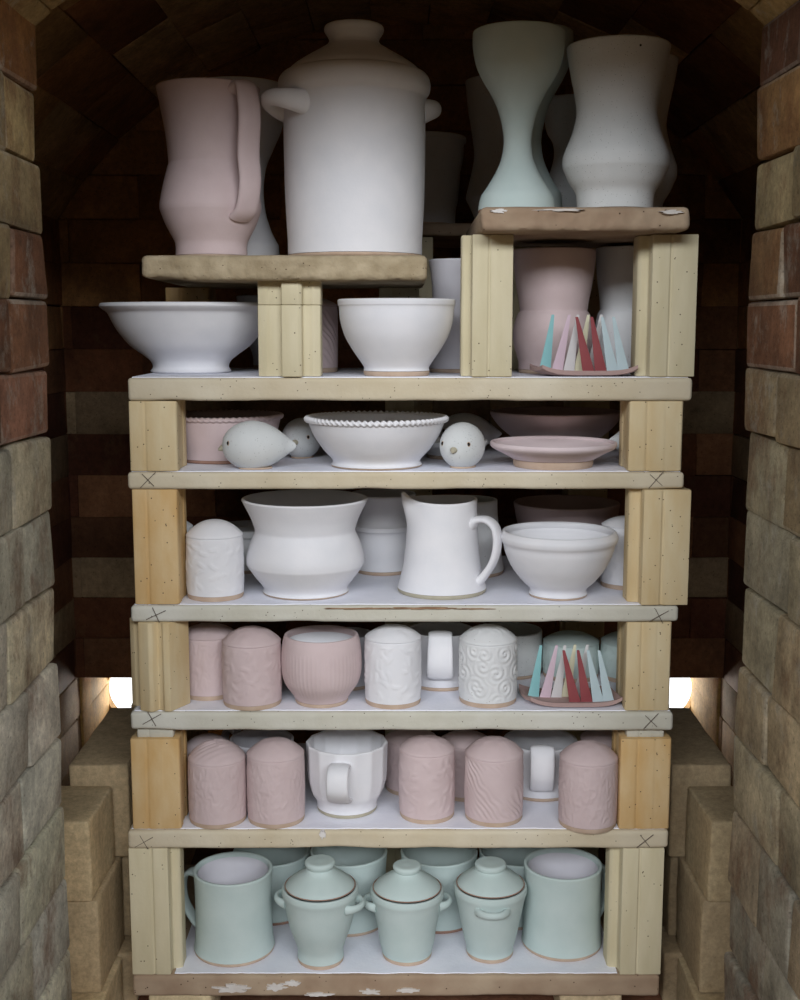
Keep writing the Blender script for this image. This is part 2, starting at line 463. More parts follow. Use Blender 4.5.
# support bricks under the bottom shelf
def loose_box(name, label, cat, x0, x1, y0, y1, z0, z1, col, group=None, rz=0, bev=.004):
    bm = bmesh.new(); bmesh.ops.create_cube(bm, size=1)
    w, d, h = x1 - x0, y1 - y0, z1 - z0
    for v in bm.verts: v.co = Vector((v.co.x * w, v.co.y * d, (v.co.z + .5) * h))
    bmesh.ops.bevel(bm, geom=list(bm.edges), offset=bev, segments=3, affect='EDGES', profile=.5)
    big = [e for e in bm.edges if e.calc_length() > .05]
    bmesh.ops.subdivide_edges(bm, edges=big, cuts=6, use_grid_fill=True)
    for v in bm.verts:
        q = noise.noise_vector(v.co * 25 + Vector((x0 * 9, y0 * 9, z0 * 9))) * .0012
        if v.co.z < .001: q.z = 0
        if v.co.z > h - .001: q.z = 0
        v.co += q
    o = link(name, bm, M['brick_loose'], smooth=35)
    a = o.data.color_attributes.new('brick_tint', 'FLOAT_COLOR', 'CORNER')
    cc = srgb(*col)
    for k in range(len(a.data)): a.data[k].color = cc
    o.location = ((x0 + x1) / 2, (y0 + y1) / 2, z0); o.rotation_euler.z = rz
    o['label'] = label; o['category'] = cat
    if group: o['group'] = group
    return o
zb0 = SH['s0'][1]
loose_box('firebrick', 'cream firebrick at the frame bottom holding up the left of the lowest shelf', 'firebrick', xat(150, 1.34, 0), xat(213, 1.34, 0), 1.335, 1.56, 0.0002, zb0 - G, (214, 196, 158))
loose_box('firebrick', 'cream firebrick under the right of the lowest shelf', 'firebrick', xat(560, 1.34, 0), xat(622, 1.34, 0), 1.345, 1.56, 0.0002, zb0 - G, (206, 186, 150))

# ------------------------------------------------------------------ relief patterns
def cellrnd(i, j, s):
    return Vector((noise.cell(Vector((i + .5, j + .5, s))), noise.cell(Vector((i + 7.5, j + 3.5, s + 9))), noise.cell(Vector((i + 13.5, j + 5.5, s + 4)))))
def relief(kind, u, z, seed):
    """height in metres at (u, z) metres on the wall"""
    if kind == 'swirl':
        c = .021; best = 1e9; bi = None
        gi, gj = math.floor(u / c), math.floor(z / c)
        for i in (-1, 0, 1):
            for j in (-1, 0, 1):
                r = cellrnd(gi + i, gj + j, seed)
                px, pz = (gi + i + .25 + .5 * r.x) * c, (gj + j + .25 + .5 * r.y) * c
                d = sqrt((u - px) ** 2 + (z - pz) ** 2)
                if d < best: best = d; bi = (px, pz, r.z)
        ang = math.atan2(z - bi[1], u - bi[0])
        return .00040 * cos(2 * pi * best / .0068 + ang * (1 if bi[2] > 0 else -1)) * exp(-(best / .013) ** 2)
    if kind == 'leaf':
        c = .0125; h = 0
        gi, gj = math.floor(u / c), math.floor(z / c)
        for i in (-1, 0, 1):
            for j in (-1, 0, 1):
                r = cellrnd(gi + i, gj + j, seed)
                px, pz = (gi + i + .25 + .5 * r.x) * c, (gj + j + .25 + .5 * r.y) * c
                a = r.z * pi
                dx, dz = u - px, z - pz
                p, q = dx * cos(a) + dz * sin(a), -dx * sin(a) + dz * cos(a)
                q += .25 * p * p / .01
                k = exp(-(p / .0062) ** 4 - (q / .0021) ** 2)
                h = max(h, k - .55 * exp(-(q / .0007) ** 2) * k)
        return .0005 * h
    if kind == 'bark':
        p = Vector((u * 210, z * 120, seed))
        return .00034 * (noise.noise(p + noise.noise_vector(p * .7) * 1.4))
    if kind == 'diagonal':
        wv = sin((u * 1.1 + z * .9 + .006 * noise.noise(Vector((u * 60, z * 60, seed)))) * 2 * pi / .009)
        return .0005 * wv * max(0, noise.noise(Vector((u * 30, z * 30, seed + 3))) + .35)
    return 0

# ------------------------------------------------------------------ vessels
class V: pass
def place(cx, hwb, key, fb=None, Yc=None):
    zb = SH[key][0] + .0002
    if Yc is None:
        Yf = on(cx, fb, zb).y
        Yc = Yf + hwb * mpp(Yf, zb)
    return zb, Yc

def prof(pts, cx, zb, Yc):
    out = []
    for p in pts:
        z = zat(p[1], Yc) - zb
        q = (p[0] * mpp(Yc, z + zb), z)
        out.append(q + (('c',) if len(p) > 2 else ()))
    return out

def droop(pts, k, y1):
    y0 = pts[0][1]
    return [(p[0], p[1] + k * (y1 - p[1]) / (y1 - y0)) + tuple(p[2:]) for p in pts]

def vessel(name, label, cat, cx, pts, hwb, key, fb=None, Yc=None, m='white', group=None, t=.004, foot='clay', fh=.0045,
           open_=True, fn=None, segs=96, lip=.5, inner=None, sub=5, Z=None, dy=0):
    if dy: pts = droop(pts, dy, pts[-1][1] + 4)
    if Z is None: zb, Yc = place(cx, hwb, key, fb, Yc)
    else: zb = Z
    X = xat(cx, Yc, zb + .04)
    th = thing(name, label, cat, (X, Yc, zb), group)
    P = prof(pts, cx, zb, Yc)
    rb = hwb * mpp(Yc, zb)
    P = [p for p in P if p[1] > fh + .001]
    P.append((rb, fh))
    O = catmull(P, sub)
    if foot is None: O = O + [(rb * .985, .0008), (rb * .95, 0)]
    full = []
    if open_:
        I = inner_offset(O, t, max(.007, fh + .003))
        # rounded rim
        r0, z0 = O[0]; r1, z1 = I[0]
        rim = []
        for k in range(1, 6):
            a = pi * k / 6
            rim.append(((r0 + r1) / 2 - (r0 - r1) / 2 * cos(a), z0 + sin(a) * (r0 - r1) / 2 * lip * 2 * .8))
        Ii = I[::-1]
        full = [(0, Ii[0][1] - .0006), (Ii[0][0] * .5, Ii[0][1] - .0006), (Ii[0][0] * .85, Ii[0][1] - .0004)] + Ii + rim + O + [(0, O[-1][1])]
        # rim list runs inner -> outer
        bm = lathe(full, segs, fn)
        body = link('body', bm, M[m], th, smooth=50)
    else:
        full = [(0, O[0][1])] + O + [(0, O[-1][1])] if O[0][0] > 1e-5 else O + [(0, O[-1][1])]
        bm = lathe(full, segs, fn)
        body = link('body', bm, M[m], th, smooth=50)
    if foot:
        e = .0002
        F_ = [(0, fh - .0004), (rb - e, fh - .0004), (rb - e * .5, fh * .6), (rb * .985, fh * .2), (rb * .965, 0), (0, 0)]
        f = link('foot_ring', lathe(F_, segs), M[foot], th, smooth=40)
        f['label'] = 'bare unglazed clay foot'
    r = V(); r.o = th; r.body = body; r.X = X; r.Yc = Yc; r.zb = zb; r.P = O; r.rb = rb; r.m = M[m]
    def rad(z):
        for (a, b) in zip(O, O[1:]):
            if (a[1] - z) * (b[1] - z) <= 0 and a[1] != b[1]:
                return a[0] + (b[0] - a[0]) * (a[1] - z) / (a[1] - b[1])
        return O[0][0] if z > O[0][1] else O[-1][0]
    r.rad = rad; r.H = O[0][1]; r.cx = cx
    return r

def handle(v, pts, az, w=.008, t=.0032, n=8, power=.75, name='handle', blend=True):
    """strap handle; pts are (distance out from the wall, height) pairs, az in degrees from +X"""
    a = radians(az)
    ws = w if isinstance(w, list) else [w]
    R = []
    for d, z in pts:
        r = v.rad(z) + d
        R.append((r * cos(a), r * sin(a), z))
    sp = spline(R, n)
    W = lerp_list(ws if len(ws) > 1 else [ws[0] * 1.15, ws[0], ws[0] * .95, ws[0], ws[0] * 1.1], len(sp))
    T = lerp_list([t * 1.5, t, t, t, t * 1.35], len(sp))
    bm = sweep(sp, Vector((-sin(a), cos(a), 0)), W, T, 18, power=power)
    return link(name, bm, v.m, v.o, smooth=60)

def lug(v, az, z, R, span=26, out=.010, w=.006, t=.003, up=0, name='lug_handle'):
    """small loop lug lying round the wall"""
    pts = []
    for k in range(9):
        q = -1 + 2 * k / 8
        a = radians(az + q * span)
        rr = R - .001 + out * (1 - abs(q) ** 2.2)
        pts.append((rr * cos(a), rr * sin(a), z + up * (1 - q * q)))
    sp = spline(pts, 3)
    n = len(sp)
    W = [w * (1.0 + .5 * abs(-1 + 2 * i / (n - 1)) ** 3) for i in range(n)]
    T = [t * (1 + .4 * abs(-1 + 2 * i / (n - 1)) ** 3) for i in range(n)]
    return link(name, sweep(sp, Vector((0, 0, 1)), W, T, 14), v.m, v.o, smooth=60)

SEED = [0]
def shaker(label, cx, hw, ys, ytop, key, fb=None, Yc=None, m='pink', kind='bark', group=None, dome='plain', hwt=None, foot='clay'):
    SEED[0] += 1; sd = SEED[0] * 3.3
    zb, Yc = place(cx, hw, key, fb, Yc)
    X = xat(cx, Yc, zb + .04)
    th = thing('domed_shaker', label, 'shaker', (X, Yc, zb), group)
    z1 = zat(ys, Yc) - zb; zt = zat(ytop, Yc) - zb
    rb = hw * mpp(Yc, zb); rt = (hwt or hw) * mpp(Yc, zb + z1)
    fh = .0055
    rows = 84
    P = [(rb, fh)] + [(rb + (rt - rb) * k / rows + .0006 * sin(pi * k / rows), fh + (z1 - fh) * k / rows) for k in range(1, rows + 1)]
    P[-1] = (rt - .0009, z1)
    def fn(r, z, a, j):
        if j == 0 or j > len(P): return r, z, a
        k = (z - fh) / (z1 - fh)
        f = min(1, max(0, (k - .02) / .08)) * min(1, max(0, (.97 - k) / .05))
        uu = a if a < pi else a
        seam = min(1, min(a, 2 * pi - a) / .3)
        return r + 1.9 * relief(kind, a * rb, z, sd) * f * (.3 + .7 * seam), z, a
    b = link('body', lathe([(0, fh)] + P + [(rt - .0014, z1 + .0001), (0, z1)], 224, fn), M[m], th, smooth=70)
    Dm = []
    for k in range(1, 17):
        q = k / 16
        rr = (rt + .0004) * (1 - q)
        Dm.append((rr if k < 16 else 0, z1 + .0012 + (zt - z1 - .0012) * (1 - (1 - q) ** 2.3)))
    Dm = [(0, z1), (rt - .0012, z1), (rt - .0012, z1 + .0003), (rt + .0004, z1 + .0006), (rt + .0005, z1 + .0011)] + Dm
    def fd(r, z, a, j):
        if j < 5: return r, z, a
        f = min(1, (j - 4) / 3)
        x, y = r * cos(a), r * sin(a)
        if dome == 'arcs':
            d = sqrt((x + .02) ** 2 + (y - .026) ** 2)
            z += .0008 * sin(2 * pi * d / .0055) * f
        elif dome == 'relief':
            z += (relief(kind, x + 3, y, sd + 1) * .8 if kind != 'none' else 0) * f + .0006 * noise.noise(Vector((x * 130, y * 130, sd))) * f
        return r, z, a
    link('dome_top', lathe(Dm, 96, fd), M[m], th, smooth=60)
    if foot:
        f = link('foot_ring', lathe([(0, fh - .0003), (rb - .0001, fh - .0003), (rb - .0002, .002), (rb * .97, 0), (0, 0)], 96), M[foot], th, smooth=40)
        f['label'] = 'bare unglazed clay foot'
    return th

def knob_lid(v, pts, cx, segs=96, ring=True, ringpx=None, knob_from=None):
    """pts: (hw, y) from the lid edge up to the knob top"""
    P = prof(pts, cx, v.zb, v.Yc)
    k = knob_from
    A = catmull(P[:k + 1], 5)
    B = catmull(P[k:], 5)
    lid = link('lid', lathe([(0, A[0][1])] + A + [(0, A[-1][1])], segs), v.m, v.o, smooth=60)
    link('knob', lathe([(0, B[0][1])] + B + ([(0, B[-1][1])] if B[-1][0] > 1e-5 else []), segs), v.m, lid, smooth=50)
    if ring:
        r, z = A[0][0] + .0006, A[0][1] + .0002
        tor = [(r + .0006 * cos(a), z + .0006 * sin(a)) for a in [2 * pi * q / 10 for q in range(11)]]
        g = link('bare_seam_ring', lathe(tor, segs), M['clay_dark'], v.o, smooth=60)
        g['label'] = 'bare brown clay line where the lid meets the pot'
    return lid

# white lining
def lining(v, m='white', t=.0042):
    I = inner_offset(v.P, t + .0005, .0078)
    Ii = [(max(r, .001), z - .0012) for r, z in I[3:]][::-1]
    bm = lathe([(0, Ii[0][1])] + Ii + [(r - .0004, z) for r, z in Ii[::-1][:1]], 96)
    o = link('lining', bm, M[m], v.o, smooth=50); o['label'] = 'white glazed inside'

# ---- bottom level: celadon --------------------------------------------------
MUGG = 'celadon mugs on the bottom shelf'
v = vessel('mug', 'large celadon mug at the bottom left, its handle pointing left toward the post', 'mug', 234, [(39.5, 869), (39, 874), (38.3, 885), (38, 905), (38.2, 925), (39, 938), (40, 944)], 40, 's0', fb=967.5, m='celadon', group=MUGG, t=.0042)
handle(v, [(-.002, .089), (.012, .089), (.022, .076), (.021, .050), (.007, .028), (-.002, .023)], 161, w=.0085)
lining(v, 'lilac')
v = vessel('mug', 'large celadon mug at the bottom right, its handle hidden behind the post', 'mug', 562, [(39, 864), (38.5, 870), (38, 882), (38, 905), (38.4, 925), (39.2, 936)], 39.6, 's0', fb=962, m='celadon', group=MUGG, t=.0042)
handle(v, [(-.002, .090), (.008, .089), (.014, .074), (.014, .050), (.005, .030), (-.002, .026)], 22, w=.007)
lining(v, 'lilac')
JG = 'lidded celadon jars on the bottom shelf'
def jar(label, cx, bx, hwr, yr, hwb, fb, hwk, yk, lugs, hwl):
    v = vessel('lidded_jar', label, 'lidded jar', cx, [(hwr, yr), (hwr + .3, yr + 4), (hwr - 1.2, yr + 9), (hwr - 3, yr + 17), (hwr - 7, yr + 36), (hwb + 2.2, yr + 52), (hwb - .2, yr + 60)], hwb, 's0', fb=fb, m='celadon', group=JG, t=.004, fh=.005)
    knob_lid(v, [(hwl, yr - 2.5), (hwl - 3, yr - 6), (hwl - 10, yr - 11), (hwl - 18, yr - 16), (hwk - 2, yr - 19.5), (hwk - 1.6, yk + 4.5), (hwk, yk + 2), (hwk, yk - .6), (hwk - 2, yk - 2), (hwk - 8, yk - 2.2), (hwk - 13, yk - 2.6)], cx, knob_from=4)
    for az, sp in lugs: lug(v, az, v.H - .0155, v.rad(v.H - .0155), span=sp, out=.0105, w=.0042, t=.0032, up=.001)
    return v
jar('left lidded celadon jar, its right lug touching the middle jar', 320.5, 321, 38, 887, 23, 970.5, 15, 862, [(-18, 24), (172, 24)], 34.5)
jar('middle lidded celadon jar with lugs at both sides', 407, 405, 36.5, 889, 24.8, 966.5, 14, 866, [(2, 23), (182, 23)], 33.5)
jar('right lidded celadon jar with one lug facing forward', 490, 488.5, 36.2, 885, 23.5, 964, 15.5, 864, [(-90, 25), (90, 25)], 33.2)
BM = 'celadon mugs at the back of the bottom shelf'
for lab, cx, fb in (('half-hidden celadon mug behind and between the left mug and left lidded jar', 272, 926),
                    ('celadon mug with a shadowed open mouth, behind the gap between left and middle lidded jars', 349, 937),
                    ('celadon mug behind the gap between middle and right lidded jars', 439, 934),
                    ('celadon mug mostly hidden behind the right lidded jar', 517, 930)):
    v = vessel('mug', lab, 'mug', cx, [(38.5, 851), (38, 856), (37, 870), (36.8, 888), (37.2, 904), (37.8, 910)], 38, 's0', fb=fb, m='celadon', group=BM, foot='clay_dark' if cx in (272, 439) else 'clay')
    handle(v, [(-.002, .086), (.010, .086), (.018, .070), (.016, .046), (.004, .028), (-.002, .024)], 75 if cx != 517 else 110, w=.0075)

# ---- second level: pink shakers -------------------------------------------
PG = 'pink shakers on the lowest pink shelf'
shaker('pink shaker with combed arcs on its dome, beside the left amber post', 217.5, 28.4, 757, 741, 's1', fb=829.5, kind='bark', dome='arcs', group=PG)
shaker('pink shaker with a smooth dome, second from left, beside the faceted white mug', 276, 28.4, 753, 739, 's1', fb=829, kind='bark', dome='relief', group=PG)
shaker('pink leaf-textured shaker just right of the faceted white mug', 427, 27.4, 748.5, 737, 's1', fb=824.5, kind='leaf', dome='relief', group=PG)
shaker('pink shaker with diagonal combing in front of the plain white mug, at its left', 494, 28.7, 752.5, 738, 's1', fb=827.5, kind='diagonal', dome='relief', group=PG)
shaker('pink shaker standing at the front edge beside the right amber post', 588, 28.7, 757, 742, 's1', fb=834, kind='bark', dome='relief', group=PG)
PB = 'pink shakers at the back of the lowest pink shelf'
shaker('pink shaker mostly hidden behind the arc-combed one by the left post', 208, 25, 748, 735, 's1', fb=806, m='pink_pale', kind='none', group=PB)
shaker('pink shaker behind the gap right of the faceted white mug', 411, 25.5, 738, 730, 's1', fb=797, kind='bark', group=PB)
shaker('pink shaker behind the gap between the leaf-textured and diagonal-combed ones', 465, 25.5, 741, 732, 's1', fb=802, kind='leaf', group=PB)
shaker('pink shaker dim at the back right, behind the front-edge one', 606, 25.5, 738, 729, 's1', fb=797, kind='none', group=PB)
NF = 14
def facet(r, z, a, j):
    s = 2 * pi / NF
    q = (a % s) - s / 2
    k = cos(s / 2) / cos(q)
    f = min(1, max(0, (z - .012) / .016))
    return r * (1 + (k - 1) * f * 1.2), z, a
v = vessel('mug', 'white mug with vertical facets and its handle facing the front', 'mug', 347, [(41, 742), (40.8, 748), (40.3, 762), (39.6, 776), (36.5, 788), (32, 795), (30, 800)], 30, 's1', fb=819, m='white', t=.0038, foot='clay_grey', fn=facet, segs=112)
handle(v, [(-.002, .069), (.010, .070), (.019, .062), (.020, .045), (.010, .031), (-.001, .027)], -97, w=[.0125, .0125, .0125, .0135, .014], t=.0028)
v = vessel('mug', 'plain white mug at the back with its handle facing the front, between pink shakers', 'mug', 540, [(37, 740), (36.8, 750), (36.5, 768), (35, 780), (33.5, 786)], 34.5, 's1', fb=802, m='white', foot='clay')
handle(v, [(-.002, .069), (.010, .071), (.018, .060), (.018, .040), (.008, .022), (-.001, .018)], -94, w=[.0145, .0145, .0145, .0145, .0145], t=.0028)
v = vessel('mug', 'pale lilac mug in shadow behind the two leftmost pink shakers', 'mug', 262, [(32, 739), (31.5, 750), (31, 770), (31, 780)], 31, 's1', fb=800, m='lilac', foot='clay')
handle(v, [(-.002, .068), (.010, .070), (.018, .058), (.018, .040), (.008, .022), (-.001, .018)], 150, w=.008, t=.0028)

# ---- third level ------------------------------------------------------------
PG = 'pink shakers on the shelf of the leaning cone pack'
shaker('tall pink shaker behind, tucked against the corner-on post', 209, 27.5, 634, 624, 's2', fb=701, kind='bark', dome='relief', group=PG)
shaker('pink shaker with rippled dome beside the round pink cup', 252, 29, 641, 627, 's2', fb=711, kind='leaf', dome='relief', group=PG)
def ribs(r, z, a, j): return r + .00035 * max(0, cos(58 * a)) * (1 if .012 < z < .062 else 0), z, a
v = vessel('cup', 'rounded pink cup with fine vertical fluting and a white inside', 'cup', 321.5, [(37, 635), (38.8, 641), (39.8, 652), (39.8, 668), (37, 680), (30.5, 690), (25.8, 697)], 26.5, 's2', fb=708.5, m='pink', t=.0042, fn=ribs, segs=348)
lining(v)
WG = 'white shakers on the shelf of the leaning cone pack'
shaker('white shaker with faint leaf relief, right beside the round pink cup', 393, 27.8, 637, 625.5, 's2', fb=709.5, m='white', kind='leaf', dome='relief', group=WG)
shaker('white shaker covered in raised swirls, left of the leaning cone pack', 488, 28.6, 639, 625, 's2', fb=708.5, m='white_grey', kind='swirl', dome='relief', group=WG)
v = vessel('mug', 'white mug with a wide strap handle facing front, between the two white shakers', 'mug', 441, [(33, 630), (34, 640), (35, 655), (35.5, 668), (34, 678)], 33, 's2', fb=691.5, m='white', foot='clay')
handle(v, [(-.002, .070), (.010, .072), (.019, .060), (.021, .040), (.012, .024), (-.001, .019)], -93, w=[.0145, .0140, .0150, .0155, .0155], t=.0028)
v = vessel('mug', 'white mug almost hidden behind the round pink cup', 'mug', 348, [(25, 634), (25, 650), (25, 670), (25.5, 676)], 26, 's2', fb=691, m='lilac', foot='clay')
v = vessel('mug', 'bluish white mug behind the swirl-covered shaker', 'mug', 511, [(31, 630), (31, 640), (31, 655), (31.5, 664)], 31, 's2', fb=680, m='speckled', foot='clay')
CG = 'celadon shakers behind the leaning cone pack'
shaker('celadon shaker directly behind the leaning cone pack', 571, 27.5, 641, 632, 's2', fb=683, m='celadon', kind='bark', group=CG)
shaker('celadon shaker at the far right, half behind the amber post', 628, 26.5, 641, 632, 's2', fb=684, m='celadon', kind='bark', group=CG)

# ---- fourth level -----------------------------------------------------------
WG = 'white textured shakers on the pitcher shelf'
shaker('white leaf-embossed domed shaker left of the flared white vase', 215, 28, 535, 519.5, 's3', fb=602, m='white', kind='leaf', dome='plain', group=WG)
shaker('sliver of a white shaker behind the smooth amber post, far left', 169, 24, 527, 517, 's3', fb=590, m='white_grey', kind='leaf', group=WG)
shaker('white shaker half hidden behind the mixing bowl and the right ribbed post', 627, 25.5, 525, 516, 's3', fb=590.5, m='white', kind='leaf', group=WG)
v = vessel('vase', 'large white vase with a wide flared mouth and angular belly', 'vase', 305.5, [(63, 499), (61, 503), (54, 517), (50, 529, 'c'), (50.6, 532), (55, 542), (58.8, 555), (58.5, 563, 'c'), (51, 574), (43, 584), (41.8, 588), (42.5, 590)], 43, 's3', fb=600.5, m='white', t=.0045, foot='clay', fh=.002, segs=128)
v = vessel('dish', 'small white banded dish in the gap between white shaker and flared vase', 'dish', 247, [(36, 527), (36, 532, 'c'), (34, 534, 'c'), (33.5, 550), (33, 564)], 33, 's3', fb=574, m='white_grey', foot='clay')
v = vessel('pot', 'white pot with a raised ledge round its middle, behind the flared vase and pitcher', 'pot', 383, [(33, 494), (30, 505), (27.5, 520), (31.5, 524, 'c'), (31.5, 528, 'c'), (29.5, 531), (29, 545), (26.5, 558), (27, 566)], 28, 's3', fb=576, m='white', foot='clay')
def spoutfn(az, H, push, rise, wid=.30, depth=.022):
    a0 = radians(az)
    def fn(r, z, a, j):
        d = (a - a0 + pi) % (2 * pi) - pi
        k = max(0, min(1, (z - (H - depth)) / depth))
        g = exp(-(d / wid) ** 2) * k ** 1.6
        dip = .0010 * k ** 2 * cos(2 * d)
        return r * (1 + push * g), z + rise * g + (dip if r > .01 else 0), a - d * .25 * g
    return fn
v = vessel('pitcher', 'white pitcher with a pulled spout to the left and a looped handle on the right', 'pitcher', 442, [(35, 500), (34.7, 508), (35.2, 525), (36.5, 545), (38.6, 563), (41.5, 576), (43.8, 584), (44.5, 587)], 44.5, 's3', fb=600, m='white', t=.004, foot='clay_grey', fh=.005, fn=spoutfn(190, .097, .18, .008))
handle(v, [(-.004, .080), (.004, .087), (.017, .088), (.027, .079), (.028, .060), (.021, .040), (.007, .023), (-.003, .015)], -28, w=[.0105, .010, .0095, .009, .0085, .008], t=.0040, power=.9)
v = vessel('pitcher', 'white pitcher in shadow behind the front pitcher\'s handle', 'pitcher', 468, [(29, 500), (29.5, 515), (32, 540), (34, 556), (35.5, 564)], 36, 's3', fb=579, m='white_grey', foot='clay')
v = vessel('bowl', 'white mixing bowl with a thick rolled rim on the pitcher shelf', 'bowl', 558.5, [(57.5, 533), (58.8, 536), (58, 540), (55.5, 544), (53.5, 552), (47, 566), (37, 579), (29.5, 586), (28, 590), (29, 593)], 29, 's3', fb=601, m='white', foot='clay', t=.006, fh=.0025, lip=.7)
v = vessel('bowl', 'large dim bowl in shadow behind the white mixing bowl', 'bowl', 566, [(53, 503), (52, 508), (48, 525), (38, 545), (30, 556)], 30, 's3', Yc=1.57, m='pink', foot='clay')

# ---- fifth level: birds ----------------------------------------------------
def ropering(v, n, hw, y, amp=.0013, tube=.0028, m=None):
    r0 = hw * mpp(v.Yc, v.zb + .05); z0 = zat(y, v.Yc) - v.zb
    bm = bmesh.new(); seg, ts = n * 8, 12
    rows = []
    for i in range(seg):
        a = 2 * pi * i / seg; row = []
        for k in range(ts):
            b = 2 * pi * k / ts
            tt = tube + amp * sin(n * a + 1.1 * sin(b) + b * .8)
            row.append(bm.verts.new(((r0 + tt * cos(b)) * cos(a), (r0 + tt * cos(b)) * sin(a), z0 + tt * sin(b))))
        rows.append(row)
    for i in range(seg):
        for k in range(ts):
            bm.faces.new((rows[i][k], rows[(i + 1) % seg][k], rows[(i + 1) % seg][(k + 1) % ts], rows[i][(k + 1) % ts]))
    return link('rope_rim', bm, m or v.m, v.o, smooth=70)
v = vessel('bowl', 'white footed bowl with a rope-twisted rim, between the ceramic birds', 'bowl', 376.5, [(69, 419), (67, 425), (62, 436), (53, 449), (44, 459), (41.8, 463), (43.5, 467)], 45.5, 's4', Yc=D0 + .006 + 45.5 * .00115, m='white', foot='clay', fh=.002, t=.005, segs=128)
ropering(v, 74, 69.5, 418.5, amp=.0009)
v = vessel('dish', 'pink dish with a fluted rim behind the left-facing bird', 'dish', 224, [(57, 416), (55.5, 423), (52, 436), (49, 448)], 48, 's4', Yc=1.455, m='pink', foot='clay_dark', fh=.004)
ropering(v, 60, 57, 416, amp=.0005)
v = vessel('plate', 'pale pink footed plate with a bare brown foot, right of the round-faced bird', 'plate', 553.5, [(63, 442.5), (63, 445), (60, 448), (50, 453), (42, 457.5), (39, 460)], 40, 's4', Yc=D0 + .008 + 40 * .00115, m='pink_pale', foot='clay', fh=.0085, t=.004, segs=128)
v = vessel('platter', 'large dim pink bowl deep in shadow behind the pale pink plate', 'platter', 556, [(66, 412), (64, 417), (55, 428), (40, 440)], 34, 's4', Yc=1.54, m='pink', foot='clay')
v = vessel('saucer', 'small white dish glimpsed behind the round-faced bird', 'dish', 452, [(36, 441), (35, 444), (28, 450)], 25, 's4', Yc=1.475, m='white_grey', foot='clay')

def bird(label, cx, cy, L, hR, heading, key, Yc, squash=.96, tail=1.0, m='speckled', beak_m='clay_grey', beak_drop=.1, eye_up=.15):
    """plump ceramic bird; heading in degrees of the beak direction; cx is the px of the body's middle"""
    zb = SH[key][0] + .0002
    t = thing('ceramic_bird', label, 'bird figurine', (xat(cx, Yc, zb + .03), Yc, zb), 'ceramic birds', radians(heading))
    sc = mpp(Yc, zb)
    Lm, R = L * sc, hR * sc
    n, sg = 40, 48
    bm = bmesh.new(); rows = []
    zc = R * .93
    for i in range(n + 1):
        q = i / n
        # q=0 at the head tip (+x), 1 at tail tip
        s = 1 - (1 - q) ** 1.0
        pos = .5 - q
        if q < .42: r = R * sqrt(max(0, 1 - ((.42 - q) / .42) ** 2))
        else:
            k = (q - .42) / .58
            r = R * ((1 - k ** 1.9) ** 1.05 * .93 + .07 * (1 - k) + .0) + R * .035 * exp(-((k - .93) / .06) ** 2) * tail
            r = max(r, R * .05) if k < 1 else 0
        x = pos * Lm
        if i == 0 or i == n: rows.append([bm.verts.new((x, 0, zc + (0 if i == 0 else -R * .05)))]); continue
        row = []
        lift = -R * .05 * max(0, (q - .7) / .3)
        for k in range(sg):
            a = 2 * pi * k / sg
            fl = 1 - .55 * max(0, (q - .8) / .2)
            y, z = r * cos(a) * squash * fl, r * sin(a)
            row.append(bm.verts.new((x, y, max(0, zc + lift + z))))
        rows.append(row)
    for A, B in zip(rows, rows[1:]):
        for i in range(sg):
            k = (i + 1) % sg
            if len(A) == 1: bm.faces.new((A[0], B[i], B[k]))
            elif len(B) == 1: bm.faces.new((A[i], B[0], A[k]))
            else: bm.faces.new((A[i], B[i], B[k], A[k]))
    link('body', bm, M[m], t, smooth=60)
    # bare clay foot patch, a low disc sunk in the belly
    f = link('bare_base', lathe([(0, .0018), (R * .58, .0018), (R * .60, .0009), (R * .585, 0), (0, 0)], 48), M['clay'], t, smooth=40)
    f.scale = (1.15, .9, 1); f.location.x = Lm * .06; f['label'] = 'bare clay patch the bird stands on'
    hx = .5 * Lm
    def surf(th_, up):     # point on the head at angle th_ (deg, sideways) and height up*R
        q = .42 * (1 - cos(radians(th_)) * sqrt(1 - up * up))
        r = R * sqrt(max(0, 1 - ((.42 - q) / .42) ** 2))
        z = up * R
        y = math.copysign(sqrt(max(0, r * r - z * z)), th_) * squash
        return Vector(((.5 - q) * Lm, y, zc + z))
    for th_ in (-38, 38):
        p = surf(th_, eye_up)
        e = bmesh.new(); bmesh.ops.create_uvsphere(e, u_segments=16, v_segments=10, radius=R * .075)
        ey = link('eye', e, M['dark'], t, smooth=60); ey.location = p * 1.0; ey['label'] = 'small dark pierced eye'
        ey.scale = (.75, .75, 1)
        nrm = (p - Vector((.08 * Lm, 0, zc))).normalized()
        rg = lathe([(R * .072 + R * .018 * (1 + cos(a)), R * .016 * sin(a)) for a in [2 * pi * k / 8 for k in range(9)]], 20)
        ro = link('eye_rim', rg, M['clay'], ey, smooth=60)
        ro.rotation_mode = 'QUATERNION'; ro.rotation_quaternion = nrm.to_track_quat('Z', 'Y')
    p = Vector((hx - .003 * 1, 0, zc - R * beak_drop))
    bmk = sweep([Vector((-.004, 0, .0005)), Vector((0, 0, .0004)), Vector((.003, 0, -.0002)), Vector((.0058, 0, -.0018)), Vector((.0066, 0, -.0028))], Vector((0, 1, 0)),
                [R * .20, R * .19, R * .15, R * .08, R * .02], [R * .19, R * .18, R * .13, R * .07, R * .02], 14)
    bk = link('beak', bmk, M[beak_m], t, smooth=60); bk.location = p; bk['label'] = 'little bare clay beak'
    return t
bird('speckled white bird facing left, in front of the pink fluted dish', 259.5, 444, 75, 24.8, 186, 's4', D0 + .030)
bird('grey-white bird looking out from behind the rope-rimmed bowl, left side', 303, 436, 56, 20.5, -102, 's4', 1.478, m='speckled')
